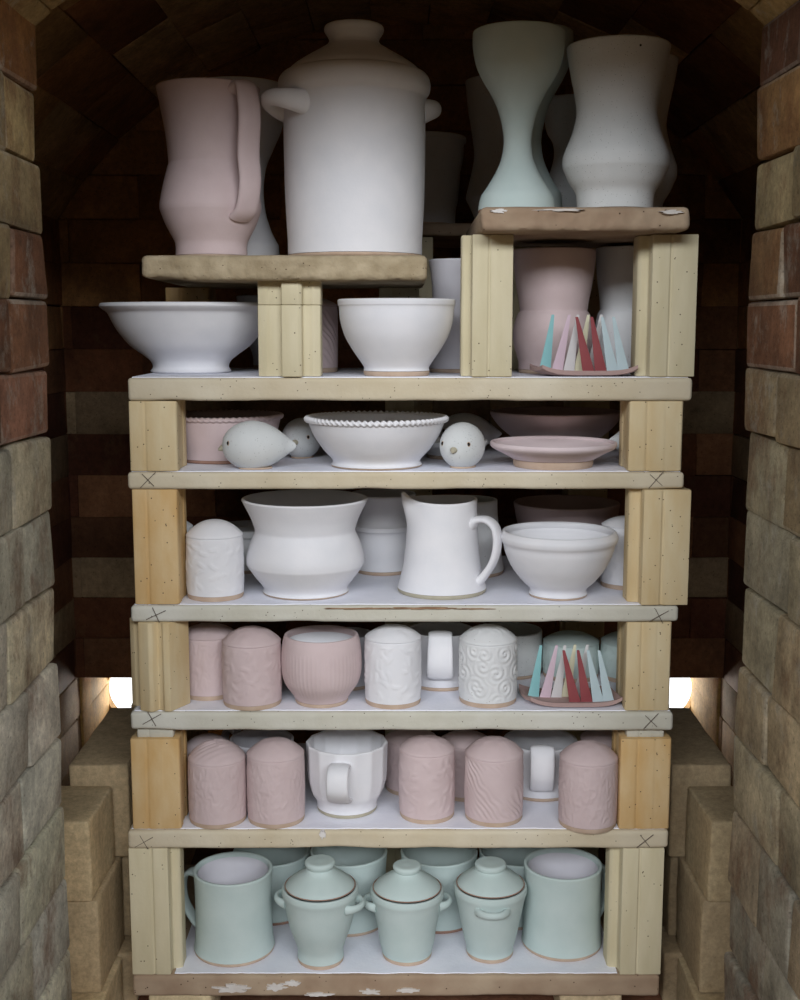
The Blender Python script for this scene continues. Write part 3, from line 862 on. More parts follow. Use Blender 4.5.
bird('round-faced bird looking at the viewer, just right of the rope-rimmed bowl', 464.5, 446, 66, 23.2, -112, 's4', D0 + .047)
bird('dim bird facing left at the back, behind the round-faced bird', 470, 436, 64, 20, 178, 's4', 1.545, m='white_grey')
bird('pale bird mostly hidden behind the right short post, tail toward the pink plate', 643, 441, 72, 22, 2, 's4', 1.435, m='speckled')

# ---- sixth level -------------------------------------------------------------
v = vessel('bowl', 'wide white footed bowl overhanging the left end of the shelf', 'bowl', 190.5, [(88, 303), (88.3, 305), (85, 308), (81, 311), (77, 319), (71, 330), (60, 344), (47, 354), (40, 360), (37.5, 366), (38.5, 370)], 40, 's5', dy=2, Yc=1.462, m='white', foot=None, fh=.002, t=.005, segs=144)
v = vessel('bowl', 'round white bowl with a clay foot in the middle of the upper shelf', 'bowl', 396.5, [(59, 298), (58.6, 302), (57.5, 305), (56.5, 318), (52, 334), (44, 349), (36, 361), (32.5, 367)], 33, 's5', dy=3, Yc=D0 + .008 + .038, m='white', foot='clay', fh=.0055, t=.005, segs=128)
v = vessel('bowl', 'shadowed white bowl at the back, between the footed bowl and the ribbed post', 'bowl', 275, [(38, 297), (37.5, 301), (35, 318), (29, 338), (23, 354)], 22, 's5', Yc=1.60, m='white_grey', foot='clay')
shaker('pink shaker with a leafy relief, beside the ribbed post behind the round white bowl', 311, 26.5, 306, 297, 's5', Yc=1.475, kind='diagonal', group=None)
v = vessel('tumbler', 'white waisted tumbler between the round white bowl and tall post', 'tumbler', 458, [(30, 261), (28.5, 270), (26.5, 285), (26, 300), (27, 325), (28, 350), (29, 362)], 29, 's5', Yc=1.475, m='lilac', foot='clay')
v = vessel('vase', 'pink vase with a flared neck behind the upper cone pack', 'vase', 553, [(41, 251), (41, 258), (38.5, 280), (35, 300), (33.5, 311, 'c'), (36, 315), (39.8, 328), (39.5, 342), (36, 355), (34, 362)], 34, 's5', Yc=1.45, m='pink', foot='clay', segs=112)
v = vessel('vase', 'white vase behind the right tall post, beside the pink vase', 'vase', 630, [(36, 249), (35.8, 258), (34, 280), (31, 300), (30.5, 310, 'c'), (33, 315), (35, 328), (33, 345), (30, 360)], 29, 's5', Yc=1.50, m='white_grey', foot='clay')

# ---- cone packs ---------------------------------------------------------------
zb2 = SH['s2'][0] + .0002
pc = on(573, 708.5, zb2)
def cone_pack():
    t = thing('cone_pack', 'leaning pyrometric cones in a pinkish clay tray beside the swirl-covered shaker', 'cone pack', (pc.x, pc.y, zb2), 'cone packs')
    # tray: shallow slab, ends and corners curling up
    bm = bmesh.new(); nx, ny = 28, 12
    hw, hd = .0550, .0285
    g = {}
    for s in (0, 1):
        for i in range(nx + 1):
            for j in range(ny + 1):
                a, b = -1 + 2 * i / nx, -1 + 2 * j / ny
                # rounded rectangle
                aa = a * sqrt(1 - .30 * b ** 4 * 1) if False else a * (1 - .05 * abs(b) ** 3)
                bb = b * (1 - .07 * abs(a) ** 5)
                up = .0055 * abs(a) ** 5 + .0015 * abs(b) ** 4 + .002 * abs(a * b) ** 3
                x, y = aa * hw - bb * hd * .16, bb * hd
                g[s, i, j] = bm.verts.new((x, y + hd, up + (0 if s == 0 else .0048 - .001 * (abs(a) ** 6))))
    for i in range(nx):
        for j in range(ny):
            bm.faces.new((g[1, i, j], g[1, i + 1, j], g[1, i + 1, j + 1], g[1, i, j + 1]))
            bm.faces.new((g[0, i, j + 1], g[0, i + 1, j + 1], g[0, i + 1, j], g[0, i, j]))
    for i in range(nx):
        bm.faces.new((g[0, i, 0], g[0, i + 1, 0], g[1, i + 1, 0], g[1, i, 0]))
        bm.faces.new((g[1, i, ny], g[1, i + 1, ny], g[0, i + 1, ny], g[0, i, ny]))
    for j in range(ny):
        bm.faces.new((g[1, 0, j], g[1, 0, j + 1], g[0, 0, j + 1], g[0, 0, j]))
        bm.faces.new((g[0, nx, j], g[0, nx, j + 1], g[1, nx, j + 1], g[1, nx, j]))
    link('tray', bm, M['plaque'], t, smooth=50)
    sc = mpp(pc.y, zb2)
    cones = [  # base px, top px, row depth, material, label, base half width px
        (535.5, 542.5, .0300, 'c_turq', 'turquoise cone', 4.9), (547.5, 558.5, .0300, 'c_pink', 'pink cone', 4.7), (559, 567, .0305, 'c_white', 'white cone', 4.6),
        (569, 577.5, .0330, 'c_cream', 'cream cone', 4.4), (581, 590, .0330, 'c_white', 'white cone', 4.2),
        (576, 564, .0110, 'c_red', 'dark red cone', 5.0), (588, 578.5, .0120, 'c_red', 'dark red cone', 5.0), (599.5, 588.5, .0120, 'c_blue', 'pale blue cone', 4.9), (610, 599.5, .0120, 'c_blue', 'pale blue cone', 4.8)]
    for bx, tx, dy, m, lab, hwb in cones:
        bm = bmesh.new()
        H = .0625 if dy > .02 else .0600
        x0, x1 = (bx - 573) * sc, (tx - 573) * sc
        w0, w1 = (hwb + 1.0) * sc, 1.45 * sc
        d0, d1 = .0042, .0010
        z0 = .0046
        lean = -.004 if dy > .02 else .002
        a = [bm.verts.new((x0 - w0, dy - d0, z0)), bm.verts.new((x0 + w0, dy - d0, z0)), bm.verts.new((x0 + w0 * .45, dy + d0, z0)), bm.verts.new((x0 - w0 * .75, dy + d0, z0))]
        b = [bm.verts.new((x1 - w1, dy - d1 + lean, z0 + H)), bm.verts.new((x1 + w1, dy - d1 + lean, z0 + H)), bm.verts.new((x1 + w1 * .5, dy + d1 + lean, z0 + H)), bm.verts.new((x1 - w1 * .6, dy + d1 + lean, z0 + H))]
        bm.faces.new(a[::-1]); bm.faces.new(b)
        for i in range(4): bm.faces.new((a[i], a[(i + 1) % 4], b[(i + 1) % 4], b[i]))
        bmesh.ops.recalc_face_normals(bm, faces=bm.faces)
        bmesh.ops.bevel(bm, geom=list(bm.edges), offset=.00035, segments=2, affect='EDGES', profile=.5)
        o = link('cone', bm, M[m], t, smooth=30); o['label'] = lab
    return t
pk = cone_pack()
p2 = pk.copy(); C.objects.link(p2)
p2['label'] = 'upright pyrometric cones in a clay tray in front of the tall pink vase'
zb5 = SH['s5'][0] + .0002
p2.location = (xat(583.5, 1.36, zb5), 1.338, zb5)
for ch in list(pk.children):
    c = ch.copy(); C.objects.link(c); c.parent = p2

# ---- top shelves ---------------------------------------------------------------
SH['tl'] = (SH['tl'][2] + .0002,) + SH['tl'][1:]
SH['tr'] = (SH['tr'][2] + .0002,) + SH['tr'][1:]
v = vessel('pitcher', 'pink pitcher with an angular belly and long strap handle, top left', 'pitcher', 211, [(51.5, 84), (50.5, 89), (47, 108), (43.5, 130), (41.5, 150), (40.8, 162, 'c'), (42.5, 167), (47, 185), (50.3, 203), (50, 210, 'c'), (45, 224), (38, 238), (35.5, 245)], 35.5, 'tl', dy=5, Yc=1.40, m='pink', foot='clay', fh=.0035, t=.0045, segs=128)
handle(v, [(-.003, .176), (.006, .181), (.013, .170), (.020, .145), (.021, .110), (.016, .078), (.006, .052), (-.002, .043)], -43, w=[.016, .0145, .0150, .0150, .0145, .0155], t=.0048, power=.85)
# little maker's stamp under the handle
v.o['label'] = 'pink pitcher with an angular belly and long strap handle, top left'
def wall_mark(v, px, py, pts, r, name, m, label):
    """a small pressed maker's mark following the wall; pts in mm, closed"""
    Yg = v.Yc - v.rb
    z = zat(py, Yg) - v.zb
    rr = v.rad(z); dx = (px - v.cx) * mpp(Yg, v.zb)
    a = -math.acos(max(-1, min(1, dx / rr)))
    P_ = []
    for x, y in pts + pts[:2]:
        aa = a + x / 1000 / rr; zz = z + y / 1000
        R_ = v.rad(zz) + .0001
        P_.append(Vector((R_ * cos(aa), R_ * sin(aa), zz)))
    o = link(name, sweep(P_, Vector((cos(a), sin(a), 0)), r, r, 8), m, v.o, smooth=60)
    o['label'] = label
wall_mark(v, 239, 216, [(-3, 2.5), (3, 2.5), (.3, -3)], .00045, 'stamp', M['pink_pale'], 'tiny triangular stamp under the handle')
GOB = [(46, 29), (46.2, 33), (45.6, 46), (42, 63), (35.6, 77), (27.5, 91), (21, 105), (16.5, 120), (14, 135), (14, 146), (16.5, 160), (22.5, 174), (30.5, 188), (36, 197)]
def scaled(P, k, y0, dy, cxoff=0):
    return [((p[0] * k), y0 + (p[1] - y0) * k + dy) + tuple(p[2:]) for p in P]
v = vessel('goblet', 'tall celadon goblet with a narrow stem at the front of the top right shelf', 'goblet', 517, GOB, 38.5, 'tr', dy=4, Yc=1.365, m='celadon', foot='clay_dark', fh=.0025, t=.004, segs=112)
v = vessel('goblet', 'second celadon goblet standing close behind the front one', 'goblet', 528, [(h * .93, 34 + (y - 29) * .965) for h, y in GOB], 34.5, 'tr', Yc=1.47, m='celadon', foot='clay', fh=.0025)
VAS = [(51.5, 43), (50.5, 50), (47, 70), (42.5, 92), (40.3, 108), (41, 118), (45, 134), (52, 153), (53, 162), (52.3, 168, 'c'), (46, 182), (39, 194)]
v = vessel('vase', 'grey-white vase with a flared neck and angular belly on the top right shelf', 'vase', 615.5, VAS, 37.5, 'tr', dy=5, Yc=1.365, m='speckled', foot='clay', fh=.003, t=.005, segs=128)
bm = bmesh.new(); bmesh.ops.create_uvsphere(bm, u_segments=10, v_segments=8, radius=.0012)
z_ = zat(44.5, 1.31) - v.zb
o = link('glaze_pinhole', bm, M['dark'], v.o, smooth=60); q_ = v.rad(z_); o.location = ((628 - 615.5) * .00109, -sqrt(q_ ** 2 - .0136 ** 2), z_)
v = vessel('vase', 'vase half hidden behind the grey-white angular vase', 'vase', 628, [(h * .90, 62 + (y - 43) * .94) + tuple(r) for h, y, *r in VAS], 33, 'tr', Yc=1.478, m='speckled', foot='clay', fh=.003)
v = vessel('goblet', 'dim grey-green goblet between the front goblet and the angular vase', 'goblet', 568, [(27, 100), (27, 106), (25, 120), (22, 133), (16, 144), (15, 158), (19, 174), (24, 187), (26, 194)], 24, 'tr', Yc=1.56, m='speckled', foot='clay', fh=.0025)
v = vessel('goblet', 'white goblet behind the pink pitcher, its stem curving by the big jar', 'goblet', 240, [(48, 84), (48, 90), (47, 108), (43, 128), (35, 147), (28, 164), (25, 180), (24.5, 194), (26, 212), (31, 230), (36, 241), (38.5, 247)], 39, 'tl', dy=3, Yc=1.515, m='white', foot='clay', fh=.0015, segs=112)
# big lidded jar
v = vessel('lidded_jar', 'big white lidded jar with two side lugs, tallest pot on the top left shelf', 'lidded jar', 355, [(66, 69), (71, 71), (75, 76), (76.3, 83), (75.2, 90), (71.5, 95, 'c'), (70.8, 100), (70.8, 130), (70.3, 165), (69.3, 200), (67.6, 232), (67, 243)], 66.8, 'tl', dy=4, Yc=1.315 + .016 + .0765, m='white', foot='clay', fh=.0045, t=.006, segs=144)
knob_lid(v, ([(h_, y_ + 4) for h_, y_ in [(66.5, 69), (62, 64), (52, 57), (38, 48.5), (27.5, 42), (25, 38), (26, 34), (29, 29.5), (30, 26), (28.5, 22.5), (24, 21.3), (10, 21)]]), 355, segs=128, ring=False, knob_from=4)
for az in (206, 22):
    a0 = radians(az)
    R = v.rad(v.H - .042)
    pts, sd = [], []
    zc_ = zat(110, v.Yc) - v.zb
    for k in range(11):
        q = -1 + 2 * k / 10
        a = a0 + q * .40
        rr = R - .006 + (.028 if az > 100 else .022) * (1 - abs(q) ** 2.2)
        pts.append(Vector((rr * cos(a), rr * sin(a), zc_ - .002 + .007 * (1 - q * q))))
    sp = spline(pts, 3); n = len(sp)
    W = [.0085 + .0060 * abs(-1 + 2 * i / (n - 1)) ** 2 for i in range(n)]
    T = [.0075 + .003 * abs(-1 + 2 * i / (n - 1)) ** 2 for i in range(n)]
    link('lug_handle', sweep(sp, Vector((0, 0, 1)), W, T, 18), v.m, v.o, smooth=60)

# ---- rear stack ------------------------------------------------------------------
YR = 1.70
zr = zat(223, YR)
rs = shelf('rs', 'dim kiln shelf of the second stack behind, seen beyond the big lidded jar', 372, 622, 223, 236, M['shelf_brown'], wash=False, Y0=YR, depth=.26, group='rear stack')
zrs = SH['rs']
for px0, px1 in ((392, 432), (566, 606)):
    post('tall shadowed kiln post carrying the rear shelf', px0, px1, .0003, zrs[1] - G, 'broad', 'post', Yf=YR + .01, group='posts of the rear stack')
SH['rs'] = (zrs[2] + .0002,) + zrs[1:]
v = vessel('vase', 'shadowed angular vase on the rear shelf, left of the celadon goblet', 'vase', 502, [(38, 82), (37.5, 88), (35, 110), (30, 140), (28.5, 158), (32, 178), (36, 196), (35.5, 201, 'c'), (30, 212)], 26, 'rs', Yc=YR + .062, m='speckled', foot='clay')
v = vessel('bowl', 'dim banded bowl on the rear shelf, seen right of the big lidded jar', 'bowl', 420, [(46, 139), (46, 143, 'c'), (44, 145), (43, 160), (40, 173, 'c'), (40, 178), (38, 200), (36, 210)], 35, 'rs', Yc=YR + .085, m='white_grey', foot='clay')

# ------------------------------------------------------------------ the kiln itself
def hexes(name, L_, m, bev=.003, jit=.0015, kind='structure', extra=None):
    """many bricks in one structural mesh; each entry: 8 corners + colour"""
    bm = bmesh.new()
    cl = bm.loops.layers.float_color.new('brick_tint')
    for cs, col in L_:
        vs = [bm.verts.new(Vector(c) + Vector((random.uniform(-jit, jit), random.uniform(-jit, jit), random.uniform(-jit, jit)))) for c in cs]
        fs = [bm.faces.new([vs[i] for i in f]) for f in ((0, 3, 2, 1), (4, 5, 6, 7), (0, 1, 5, 4), (1, 2, 6, 5), (2, 3, 7, 6), (3, 0, 4, 7))]
        c = srgb(*col)
        for f in fs:
            for lp in f.loops: lp[cl] = c
    bmesh.ops.recalc_face_normals(bm, faces=bm.faces)
    bmesh.ops.bevel(bm, geom=list(bm.edges), offset=bev, segments=2, affect='EDGES', profile=.5)
    if extra:      # chipped, mortar-whitened arrises on some of the bricks
        for f in bm.faces:
            if min(e.calc_length() for e in f.edges) < bev * 2.2:
                k = noise.noise(f.calc_center_median() * 9 + Vector((4, 4, 4)))
                if k > -.1:
                    for lp in f.loops:
                        q = lp[cl]; g = min(1, (k + .1) * 2) * extra
                        lp[cl] = (q[0] * (1 - g) + .52 * g, q[1] * (1 - g) + .48 * g, q[2] * (1 - g) + .40 * g, 1)
    o = link(name, bm, m, smooth=40)
    o['kind'] = 'structure'
    return o
def boxc(x0, x1, y0, y1, z0, z1): return [(x0, y0, z0), (x1, y0, z0), (x1, y1, z0), (x0, y1, z0), (x0, y0, z1), (x1, y0, z1), (x1, y1, z1), (x0, y1, z1)]
def jc(col, k=.12):
    f = 1 + random.uniform(-k, k)
    return tuple(max(0, min(255, c * f)) for c in col)

YJ = 1.148      # inner edge of the door jambs
XJ = .333
Ys_l = [-60, 12, 92, 166, 234, 302, 368, 434, 510, 585, 661, 735, 806, 877, 946, 1015, 1090]
Ys_r = [-60, 24, 89, 163, 232, 300, 368, 432, 510, 585, 663, 734, 808, 883, 949, 1018, 1090]
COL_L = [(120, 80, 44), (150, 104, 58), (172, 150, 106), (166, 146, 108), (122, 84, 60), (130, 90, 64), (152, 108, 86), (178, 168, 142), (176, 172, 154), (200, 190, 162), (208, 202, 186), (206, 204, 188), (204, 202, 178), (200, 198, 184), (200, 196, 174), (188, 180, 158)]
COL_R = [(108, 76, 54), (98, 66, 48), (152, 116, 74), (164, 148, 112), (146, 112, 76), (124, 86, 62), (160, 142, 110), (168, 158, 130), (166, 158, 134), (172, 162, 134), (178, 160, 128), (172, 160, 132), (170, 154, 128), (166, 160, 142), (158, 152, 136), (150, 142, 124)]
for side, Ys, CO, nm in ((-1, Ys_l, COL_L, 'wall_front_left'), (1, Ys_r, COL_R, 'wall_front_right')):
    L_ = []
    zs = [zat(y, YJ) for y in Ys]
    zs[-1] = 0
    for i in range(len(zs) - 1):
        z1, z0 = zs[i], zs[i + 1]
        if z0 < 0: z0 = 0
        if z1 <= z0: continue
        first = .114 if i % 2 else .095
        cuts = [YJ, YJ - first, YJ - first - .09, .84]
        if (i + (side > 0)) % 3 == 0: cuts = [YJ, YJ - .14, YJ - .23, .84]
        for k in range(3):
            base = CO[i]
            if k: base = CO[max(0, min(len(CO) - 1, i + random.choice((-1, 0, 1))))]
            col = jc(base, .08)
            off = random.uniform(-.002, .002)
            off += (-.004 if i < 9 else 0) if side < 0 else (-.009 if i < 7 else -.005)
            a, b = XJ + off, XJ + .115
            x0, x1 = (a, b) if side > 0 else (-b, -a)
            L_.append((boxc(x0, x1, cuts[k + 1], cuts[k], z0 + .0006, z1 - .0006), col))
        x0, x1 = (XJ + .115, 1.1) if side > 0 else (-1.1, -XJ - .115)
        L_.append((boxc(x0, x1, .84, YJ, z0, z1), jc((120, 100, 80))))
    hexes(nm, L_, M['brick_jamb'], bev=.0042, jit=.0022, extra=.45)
ztopj = zat(-60, YJ)

# door arch
L_ = []
zA = ZC + .245; RISE = .14; HWA = .352; nseg = 15
RA = (HWA ** 2 + RISE ** 2) / (2 * RISE); hc = zA + RISE - RA; aS = math.asin(HWA / RA)
def pt_(r, a): return (r * sin(a), hc + r * cos(a))
for i in range(nseg):
    a0 = -aS + 2 * aS * i / nseg; a1 = -aS + 2 * aS * (i + 1) / nseg
    for (y0, y1) in ((.84, .94), (.94, 1.04), (1.04, YJ)):
        p = [pt_(RA, a0), pt_(RA, a1), pt_(RA + .12, a1), pt_(RA + .12, a0)]
        L_.append(([(p[0][0], y0, p[0][1]), (p[1][0], y0, p[1][1]), (p[1][0], y1, p[1][1]), (p[0][0], y1, p[0][1]),
                    (p[3][0], y0, p[3][1]), (p[2][0], y0, p[2][1]), (p[2][0], y1, p[2][1]), (p[3][0], y1, p[3][1])], jc((170, 142, 92), .1)))
hexes('trim_1', L_, M['brick_jamb'], bev=.003, jit=.0008)
# wall above and beside the arch closing the kiln front
bm = bmesh.new()
N_ = 40
o_, i_ = [], []
for k in range(N_ + 1):
    a = -aS + 2 * aS * k / N_
    i_.append(pt_(RA + .10, a))
    o_.append((-1.1 + 2.2 * k / N_, ZC + 1.2))
i_ = [(-1.1, i_[0][1])] + i_ + [(1.1, i_[-1][1])]
o_ = [(-1.1, ZC + 1.2)] + o_ + [(1.1, ZC + 1.2)]
N_ = len(i_) - 1
vv = {}
for y in (.86, YJ - .004):
    for k in range(N_ + 1):
        vv['i', y, k] = bm.verts.new((i_[k][0], y, i_[k][1])); vv['o', y, k] = bm.verts.new((o_[k][0], y, o_[k][1]))
ya, yb = .86, YJ - .004
for k in range(N_):
    bm.faces.new((vv['i', ya, k], vv['i', ya, k + 1], vv['o', ya, k + 1], vv['o', ya, k]))
    bm.faces.new((vv['i', yb, k], vv['o', yb, k], vv['o', yb, k + 1], vv['i', yb, k + 1]))
    bm.faces.new((vv['i', ya, k], vv['i', yb, k], vv['i', yb, k + 1], vv['i', ya, k + 1]))
    bm.faces.new((vv['o', ya, k], vv['o', ya, k + 1], vv['o', yb, k + 1], vv['o', yb, k]))
o = link('wall_front', bm, M['ground']); o['kind'] = 'structure'

# chamber: side walls, back wall, vault
XW = .552; YB = 2.02
zl = zat(678, YB)           # underside of the lintel over the fire openings
CH = .0697
z_sp = zat(218, YB)         # springing of the vault
rise = .30
Rv = (XW ** 2 + rise ** 2) / (2 * rise); zcv = z_sp + rise - Rv
def zvault(x): return zcv + sqrt(max(0, Rv ** 2 - x * x))
DK = [(104, 72, 50), (86, 54, 36), (80, 48, 34), (96, 66, 46), (84, 56, 38)]
LT = [(126, 108, 84), (118, 100, 78)]
def row_col(i):
    if i in (2, 6): return jc([min(255, c * 1.25) for c in random.choice(LT)], .1)
    if i > 8: return jc(random.choice([(178, 136, 92), (170, 128, 86), (150, 108, 72)]), .15)
    return jc([min(255, c * 1.28) for c in random.choice(DK)], .15)
L_ = []
i = 0; z = zl
while z < z_sp + rise + .05:
    off = 0 if i % 2 else .115
    x = -XW - .1 - off
    while x < XW + .1:
        L_.append((boxc(x, x + .229, YB, YB + .12, z, z + CH), row_col(i)))
        x += .229
    z += CH; i += 1
# below the lintel: centre pier between two fire openings
XO = .30
z = zl - CH; i = 0
while z > -CH:
    off = 0 if i % 2 else .075
    L_.append((boxc(-XO, -.07 - off, YB, YB + .12, max(z, 0), z + CH), jc((120, 84, 56))))
    L_.append((boxc(-.07 - off, .10 + off * .4, YB, YB + .12, max(z, 0), z + CH), jc((120, 84, 56))))
    L_.append((boxc(.10 + off * .4, XO, YB, YB + .12, max(z, 0), z + CH), jc((120, 84, 56))))
    z -= CH; i += 1
hexes('wall_back', L_, M['brick_dark'], bev=.0025, jit=.0012)
for side in (-1, 1):
    L_ = []
    z = z_sp + .05; i = 0
    ztop = z
    k0 = int((z_sp - zl) / CH) + 1
    z = zl + k0 * CH; i = k0
    while z > -CH:
        off = .05 if i % 2 else .16
        y = YJ - off
        while y < YB + .02:
            y1 = min(y + .229, YB + .015)
            if y1 - y > .01:
                x0, x1 = (XW, XW + .12) if side > 0 else (-XW - .12, -XW)
                zz0, zz1 = max(z - CH, -.001), z
                if zz1 > .002: L_.append((boxc(x0, x1, y, y1, zz0, zz1), row_col(i) if i > 0 else jc((150, 116, 74), .12)))
            y += .229
        z -= CH; i -= 1
    hexes('wall_left' if side < 0 else 'wall_right', L_, M['brick_dark'], bev=.0025, jit=.0012)
L_ = []
nA = 15
a_s = math.asin(XW / Rv)
for i in range(nA):
    t0 = -a_s - .03 + (2 * a_s + .06) * i / nA; t1 = -a_s - .03 + (2 * a_s + .06) * (i + 1) / nA
    y = YJ - (.16 if i % 2 else .05)
    while y < YB + .05:
        y1 = min(y + .229, YB + .06)
        y0_ = max(y, .90)
        P_ = [(Rv * sin(t0), zcv + Rv * cos(t0)), (Rv * sin(t1), zcv + Rv * cos(t1)), ((Rv + .12) * sin(t1), zcv + (Rv + .12) * cos(t1)), ((Rv + .12) * sin(t0), zcv + (Rv + .12) * cos(t0))]
        col = jc(random.choice([(204, 174, 128), (190, 156, 110), (160, 118, 78), (212, 184, 140), (140, 98, 66)]), .1)
        y0_ = max(y, YJ + .0005)
        if y1 - y0_ > .01:
            L_.append(([(P_[0][0], y0_, P_[0][1]), (P_[1][0], y0_, P_[1][1]), (P_[1][0], y1, P_[1][1]), (P_[0][0], y1, P_[0][1]),
                        (P_[3][0], y0_, P_[3][1]), (P_[2][0], y0_, P_[2][1]), (P_[2][0], y1, P_[2][1]), (P_[3][0], y1, P_[3][1])], col))
        y += .229
hexes('ceiling', L_, M['brick_dark'], bev=.003, jit=.0015)

# fireboxes behind the back wall: lit brick passages with round burner ports
YF0, YF1 = YB + .12, YB + .27
YFW = YB + .20
for side in (-1, 1):
    L_ = []
    xa, xb = (XW - .004, XW + .116)
    z = zl; i = 0
    while z > 0:
        z0 = max(z - CH, 0)
        a, b = (xa, xb) if side > 0 else (-xb, -xa)
        L_.append((boxc(a, b, YB + .0155, YFW + .001, z0, z), jc((196, 158, 96), .08)))
        a, b = (XO - .02, XO + .09)
        z -= CH; i += 1
    hexes('wall_firebox_' + ('left' if side < 0 else 'right'), L_, M['brick_dark'], bev=.002, jit=.001)
bm = bmesh.new(); bmesh.ops.create_cube(bm, size=1)
for q in bm.verts: q.co = Vector((q.co.x * 1.36, (q.co.y + .5) * .26 + YB + .12, (q.co.z + .5) * .10 + zl))
o = link('ceiling_firebox', bm, M['ground']); o['kind'] = 'structure'
# end wall with round port holes
def portwall():
    z1 = zl
    bm = bmesh.new()
    cl = bm.loops.layers.float_color.new('brick_tint')
    xe = XW + .116
    ports = []
    cells = []
    for side in (-1, 1):
        p = at(400 + side * 262 + (-1 if side < 0 else 2), 692, YFW)
        ports.append((p.x, p.z, .058))
    def ring(cx, cz, r, x0, x1, z0, z1):
        n = 32
        fr, bk, of, ob = [], [], [], []
        for k in range(n):
            a = 2 * pi * k / n
            c, s = cos(a), sin(a)
            ts = []
            if c > 1e-6: ts.append((x1 - cx) / c)
            if c < -1e-6: ts.append((x0 - cx) / c)
            if s > 1e-6: ts.append((z1 - cz) / s)
            if s < -1e-6: ts.append((z0 - cz) / s)
            t = min(ts)
            fr.append(bm.verts.new((cx + r * c, YFW, cz + r * s))); bk.append(bm.verts.new((cx + r * c, YFW + .025, cz + r * s)))
            of.append(bm.verts.new((cx + t * c, YFW, cz + t * s))); ob.append(bm.verts.new((cx + t * c, YFW + .025, cz + t * s)))
        for k in range(n):
            m_ = (k + 1) % n
            for f in ((fr[k], of[k], of[m_], fr[m_]), (bk[k], bk[m_], ob[m_], ob[k]), (fr[k], fr[m_], bk[m_], bk[k])): bm.faces.new(f)
        # corner fillers
    def rect(x0, x1, z0, z1):
        a = [bm.verts.new(c) for c in boxc(x0, x1, YFW, YFW + .025, z0, z1)]
        for f in ((0, 3, 2, 1), (4, 5, 6, 7), (0, 1, 5, 4), (1, 2, 6, 5), (2, 3, 7, 6), (3, 0, 4, 7)): bm.faces.new([a[i] for i in f])
    for cx, cz, r in ports:
        h = r + .012
        ring(cx, cz, r, cx - h, cx + h, cz - h, cz + h)
        # corners between ring polygon and square are closed by small posts behind
        rect(cx - h, cx + h, 0, cz - h); rect(cx - h, cx + h, cz + h, zl + .05)
    (c0, _, r), (c1, _, _) = ports
    h = r + .012
    rect(-xe, c0 - h, 0, zl + .05); rect(c0 + h, c1 - h, 0, zl + .05); rect(c1 + h, xe, 0, zl + .05)
    for f in bm.faces:
        for lp in f.loops: lp[cl] = srgb(196, 158, 100)
    o = link('wall_port', bm, M['brick_dark']); o['kind'] = 'structure'
    return ports
ports = portwall()

# floors
L_ = []
y = .80; j = 0
while y < YFW + .05:
    x = -.70 - (.0 if j % 2 else .115)
    while x < .70:
        L_.append((boxc(x, x + .229, y, y + .114, -.064, 0), jc((110, 72, 52), .14)))
        x += .229
    y += .114; j += 1
hexes('floor', L_, M['brick_dark'], bev=.002, jit=.0)
bm = bmesh.new(); bmesh.ops.create_cube(bm, size=1)
for q in bm.verts: q.co = Vector((q.co.x * 8, (q.co.y - .5) * 5 + .80, (q.co.z - .5) * .1 - .30))
o = link('floor_outside', bm, M['ground']); o['kind'] = 'structure'

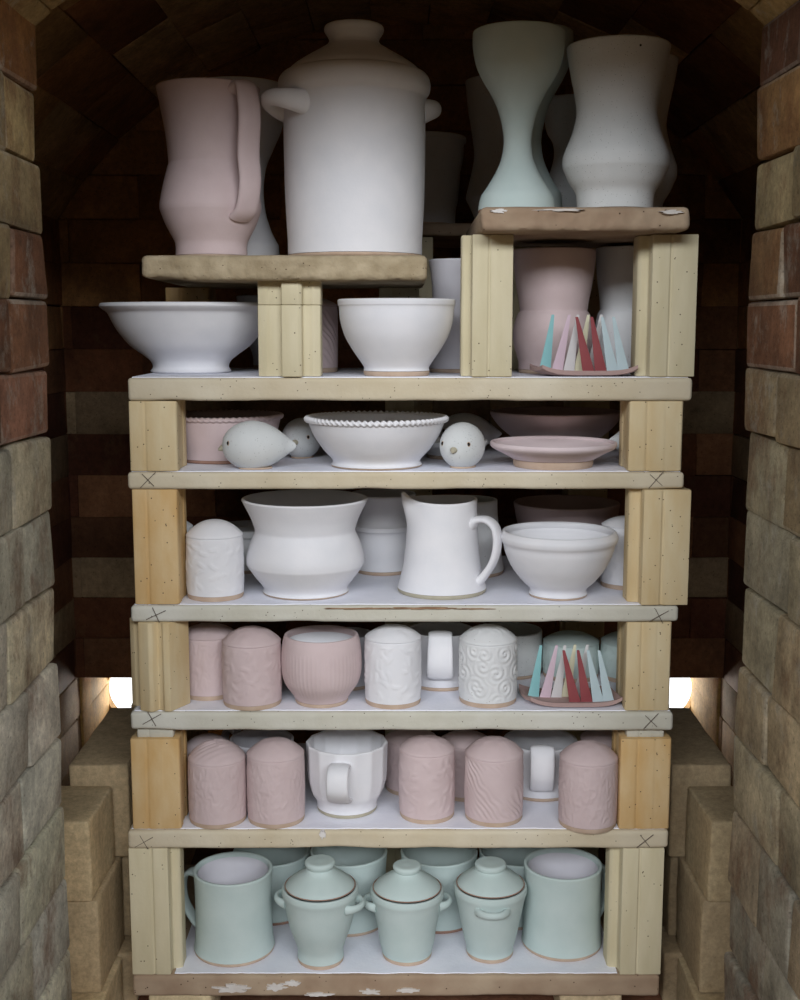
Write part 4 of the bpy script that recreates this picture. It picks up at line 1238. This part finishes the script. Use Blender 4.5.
# ---- loose bricks of the bag walls -----------------------------------------------
BW = 'bag wall bricks'
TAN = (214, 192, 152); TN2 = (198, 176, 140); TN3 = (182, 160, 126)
H0, H1, H2 = .066, .179, .293
def bag(side, rows):
    nm = 'left' if side < 0 else 'right'
    for lab, xi, th_, y0, y1, z0, z1, col, rz in rows:
        x0, x1 = (xi, xi + th_) if side > 0 else (-xi - th_, -xi)
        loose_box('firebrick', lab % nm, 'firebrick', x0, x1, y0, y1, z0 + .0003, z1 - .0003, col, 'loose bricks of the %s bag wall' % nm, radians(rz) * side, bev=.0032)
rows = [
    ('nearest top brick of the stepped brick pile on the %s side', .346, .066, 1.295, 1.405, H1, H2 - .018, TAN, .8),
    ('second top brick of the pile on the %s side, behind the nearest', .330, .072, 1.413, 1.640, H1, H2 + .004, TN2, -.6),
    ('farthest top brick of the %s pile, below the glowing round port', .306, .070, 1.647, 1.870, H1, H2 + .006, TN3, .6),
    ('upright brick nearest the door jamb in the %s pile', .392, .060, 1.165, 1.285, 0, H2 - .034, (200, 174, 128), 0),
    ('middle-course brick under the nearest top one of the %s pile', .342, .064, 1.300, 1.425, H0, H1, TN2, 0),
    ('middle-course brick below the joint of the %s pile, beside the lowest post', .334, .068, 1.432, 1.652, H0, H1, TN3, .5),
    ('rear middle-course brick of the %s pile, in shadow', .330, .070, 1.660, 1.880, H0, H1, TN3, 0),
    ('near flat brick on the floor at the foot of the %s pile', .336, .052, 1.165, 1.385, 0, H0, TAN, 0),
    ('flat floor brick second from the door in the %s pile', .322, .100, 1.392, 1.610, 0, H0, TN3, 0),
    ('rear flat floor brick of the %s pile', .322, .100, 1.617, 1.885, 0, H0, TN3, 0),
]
rowsL = list(rows)
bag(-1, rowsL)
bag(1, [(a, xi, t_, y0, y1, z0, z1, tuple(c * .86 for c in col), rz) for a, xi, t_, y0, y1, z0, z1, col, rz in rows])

# ------------------------------------------------------------------ lights
def area(name, loc, target, size, power, col, sy=None):
    l = bpy.data.lights.new(name, 'AREA'); l.energy = power; l.color = col
    l.shape = 'RECTANGLE'; l.size = size; l.size_y = sy or size
    o = bpy.data.objects.new(name, l); C.objects.link(o)
    o.location = loc
    o.rotation_euler = (Vector(target) - Vector(loc)).to_track_quat('-Z', 'Y').to_euler()
    return o
area('daylight_from_shed_door', (-.05, -3.0, ZC + 1.70), (0, 1.4, ZC - .2), 6.0, 250, (.91, .95, 1.0), sy=.85)
for cx, cz, r in ports:
    area('daylight_behind_port', (cx * 1.12, YFW + .42, cz - .12), (cx * .95, YFW - .1, cz + .02), .42, 12, (1.0, .95, .86))
w = bpy.data.worlds.new('world'); S.world = w
w.use_nodes = True
bg = w.node_tree.nodes['Background']
# dim warm shed in front of the kiln, bright open daylight behind it
wn = w.node_tree
tcw = wn.nodes.new('ShaderNodeTexCoord'); sx = wn.nodes.new('ShaderNodeSeparateXYZ'); mr = wn.nodes.new('ShaderNodeMapRange'); mc = wn.nodes.new('ShaderNodeMix')
wn.links.new(tcw.outputs['Generated'], sx.inputs[0]); wn.links.new(sx.outputs['Y'], mr.inputs[0])
mr.inputs[1].default_value = .1; mr.inputs[2].default_value = .5; mr.inputs[3].default_value = .15; mr.inputs[4].default_value = 2.2
mc.data_type = 'RGBA'; mc.inputs[6].default_value = (1.0, .84, .62, 1); mc.inputs[7].default_value = (.95, .97, 1.0, 1)
wn.links.new(sx.outputs['Y'], mc.inputs[0])
wn.links.new(mr.outputs[0], bg.inputs[1]); wn.links.new(mc.outputs[2], bg.inputs[0])

S.view_settings.view_transform = 'Standard'
S.view_settings.look = 'None'
S.view_settings.exposure = 0
S.view_settings.gamma = 1
S.view_settings.use_curve_mapping = False
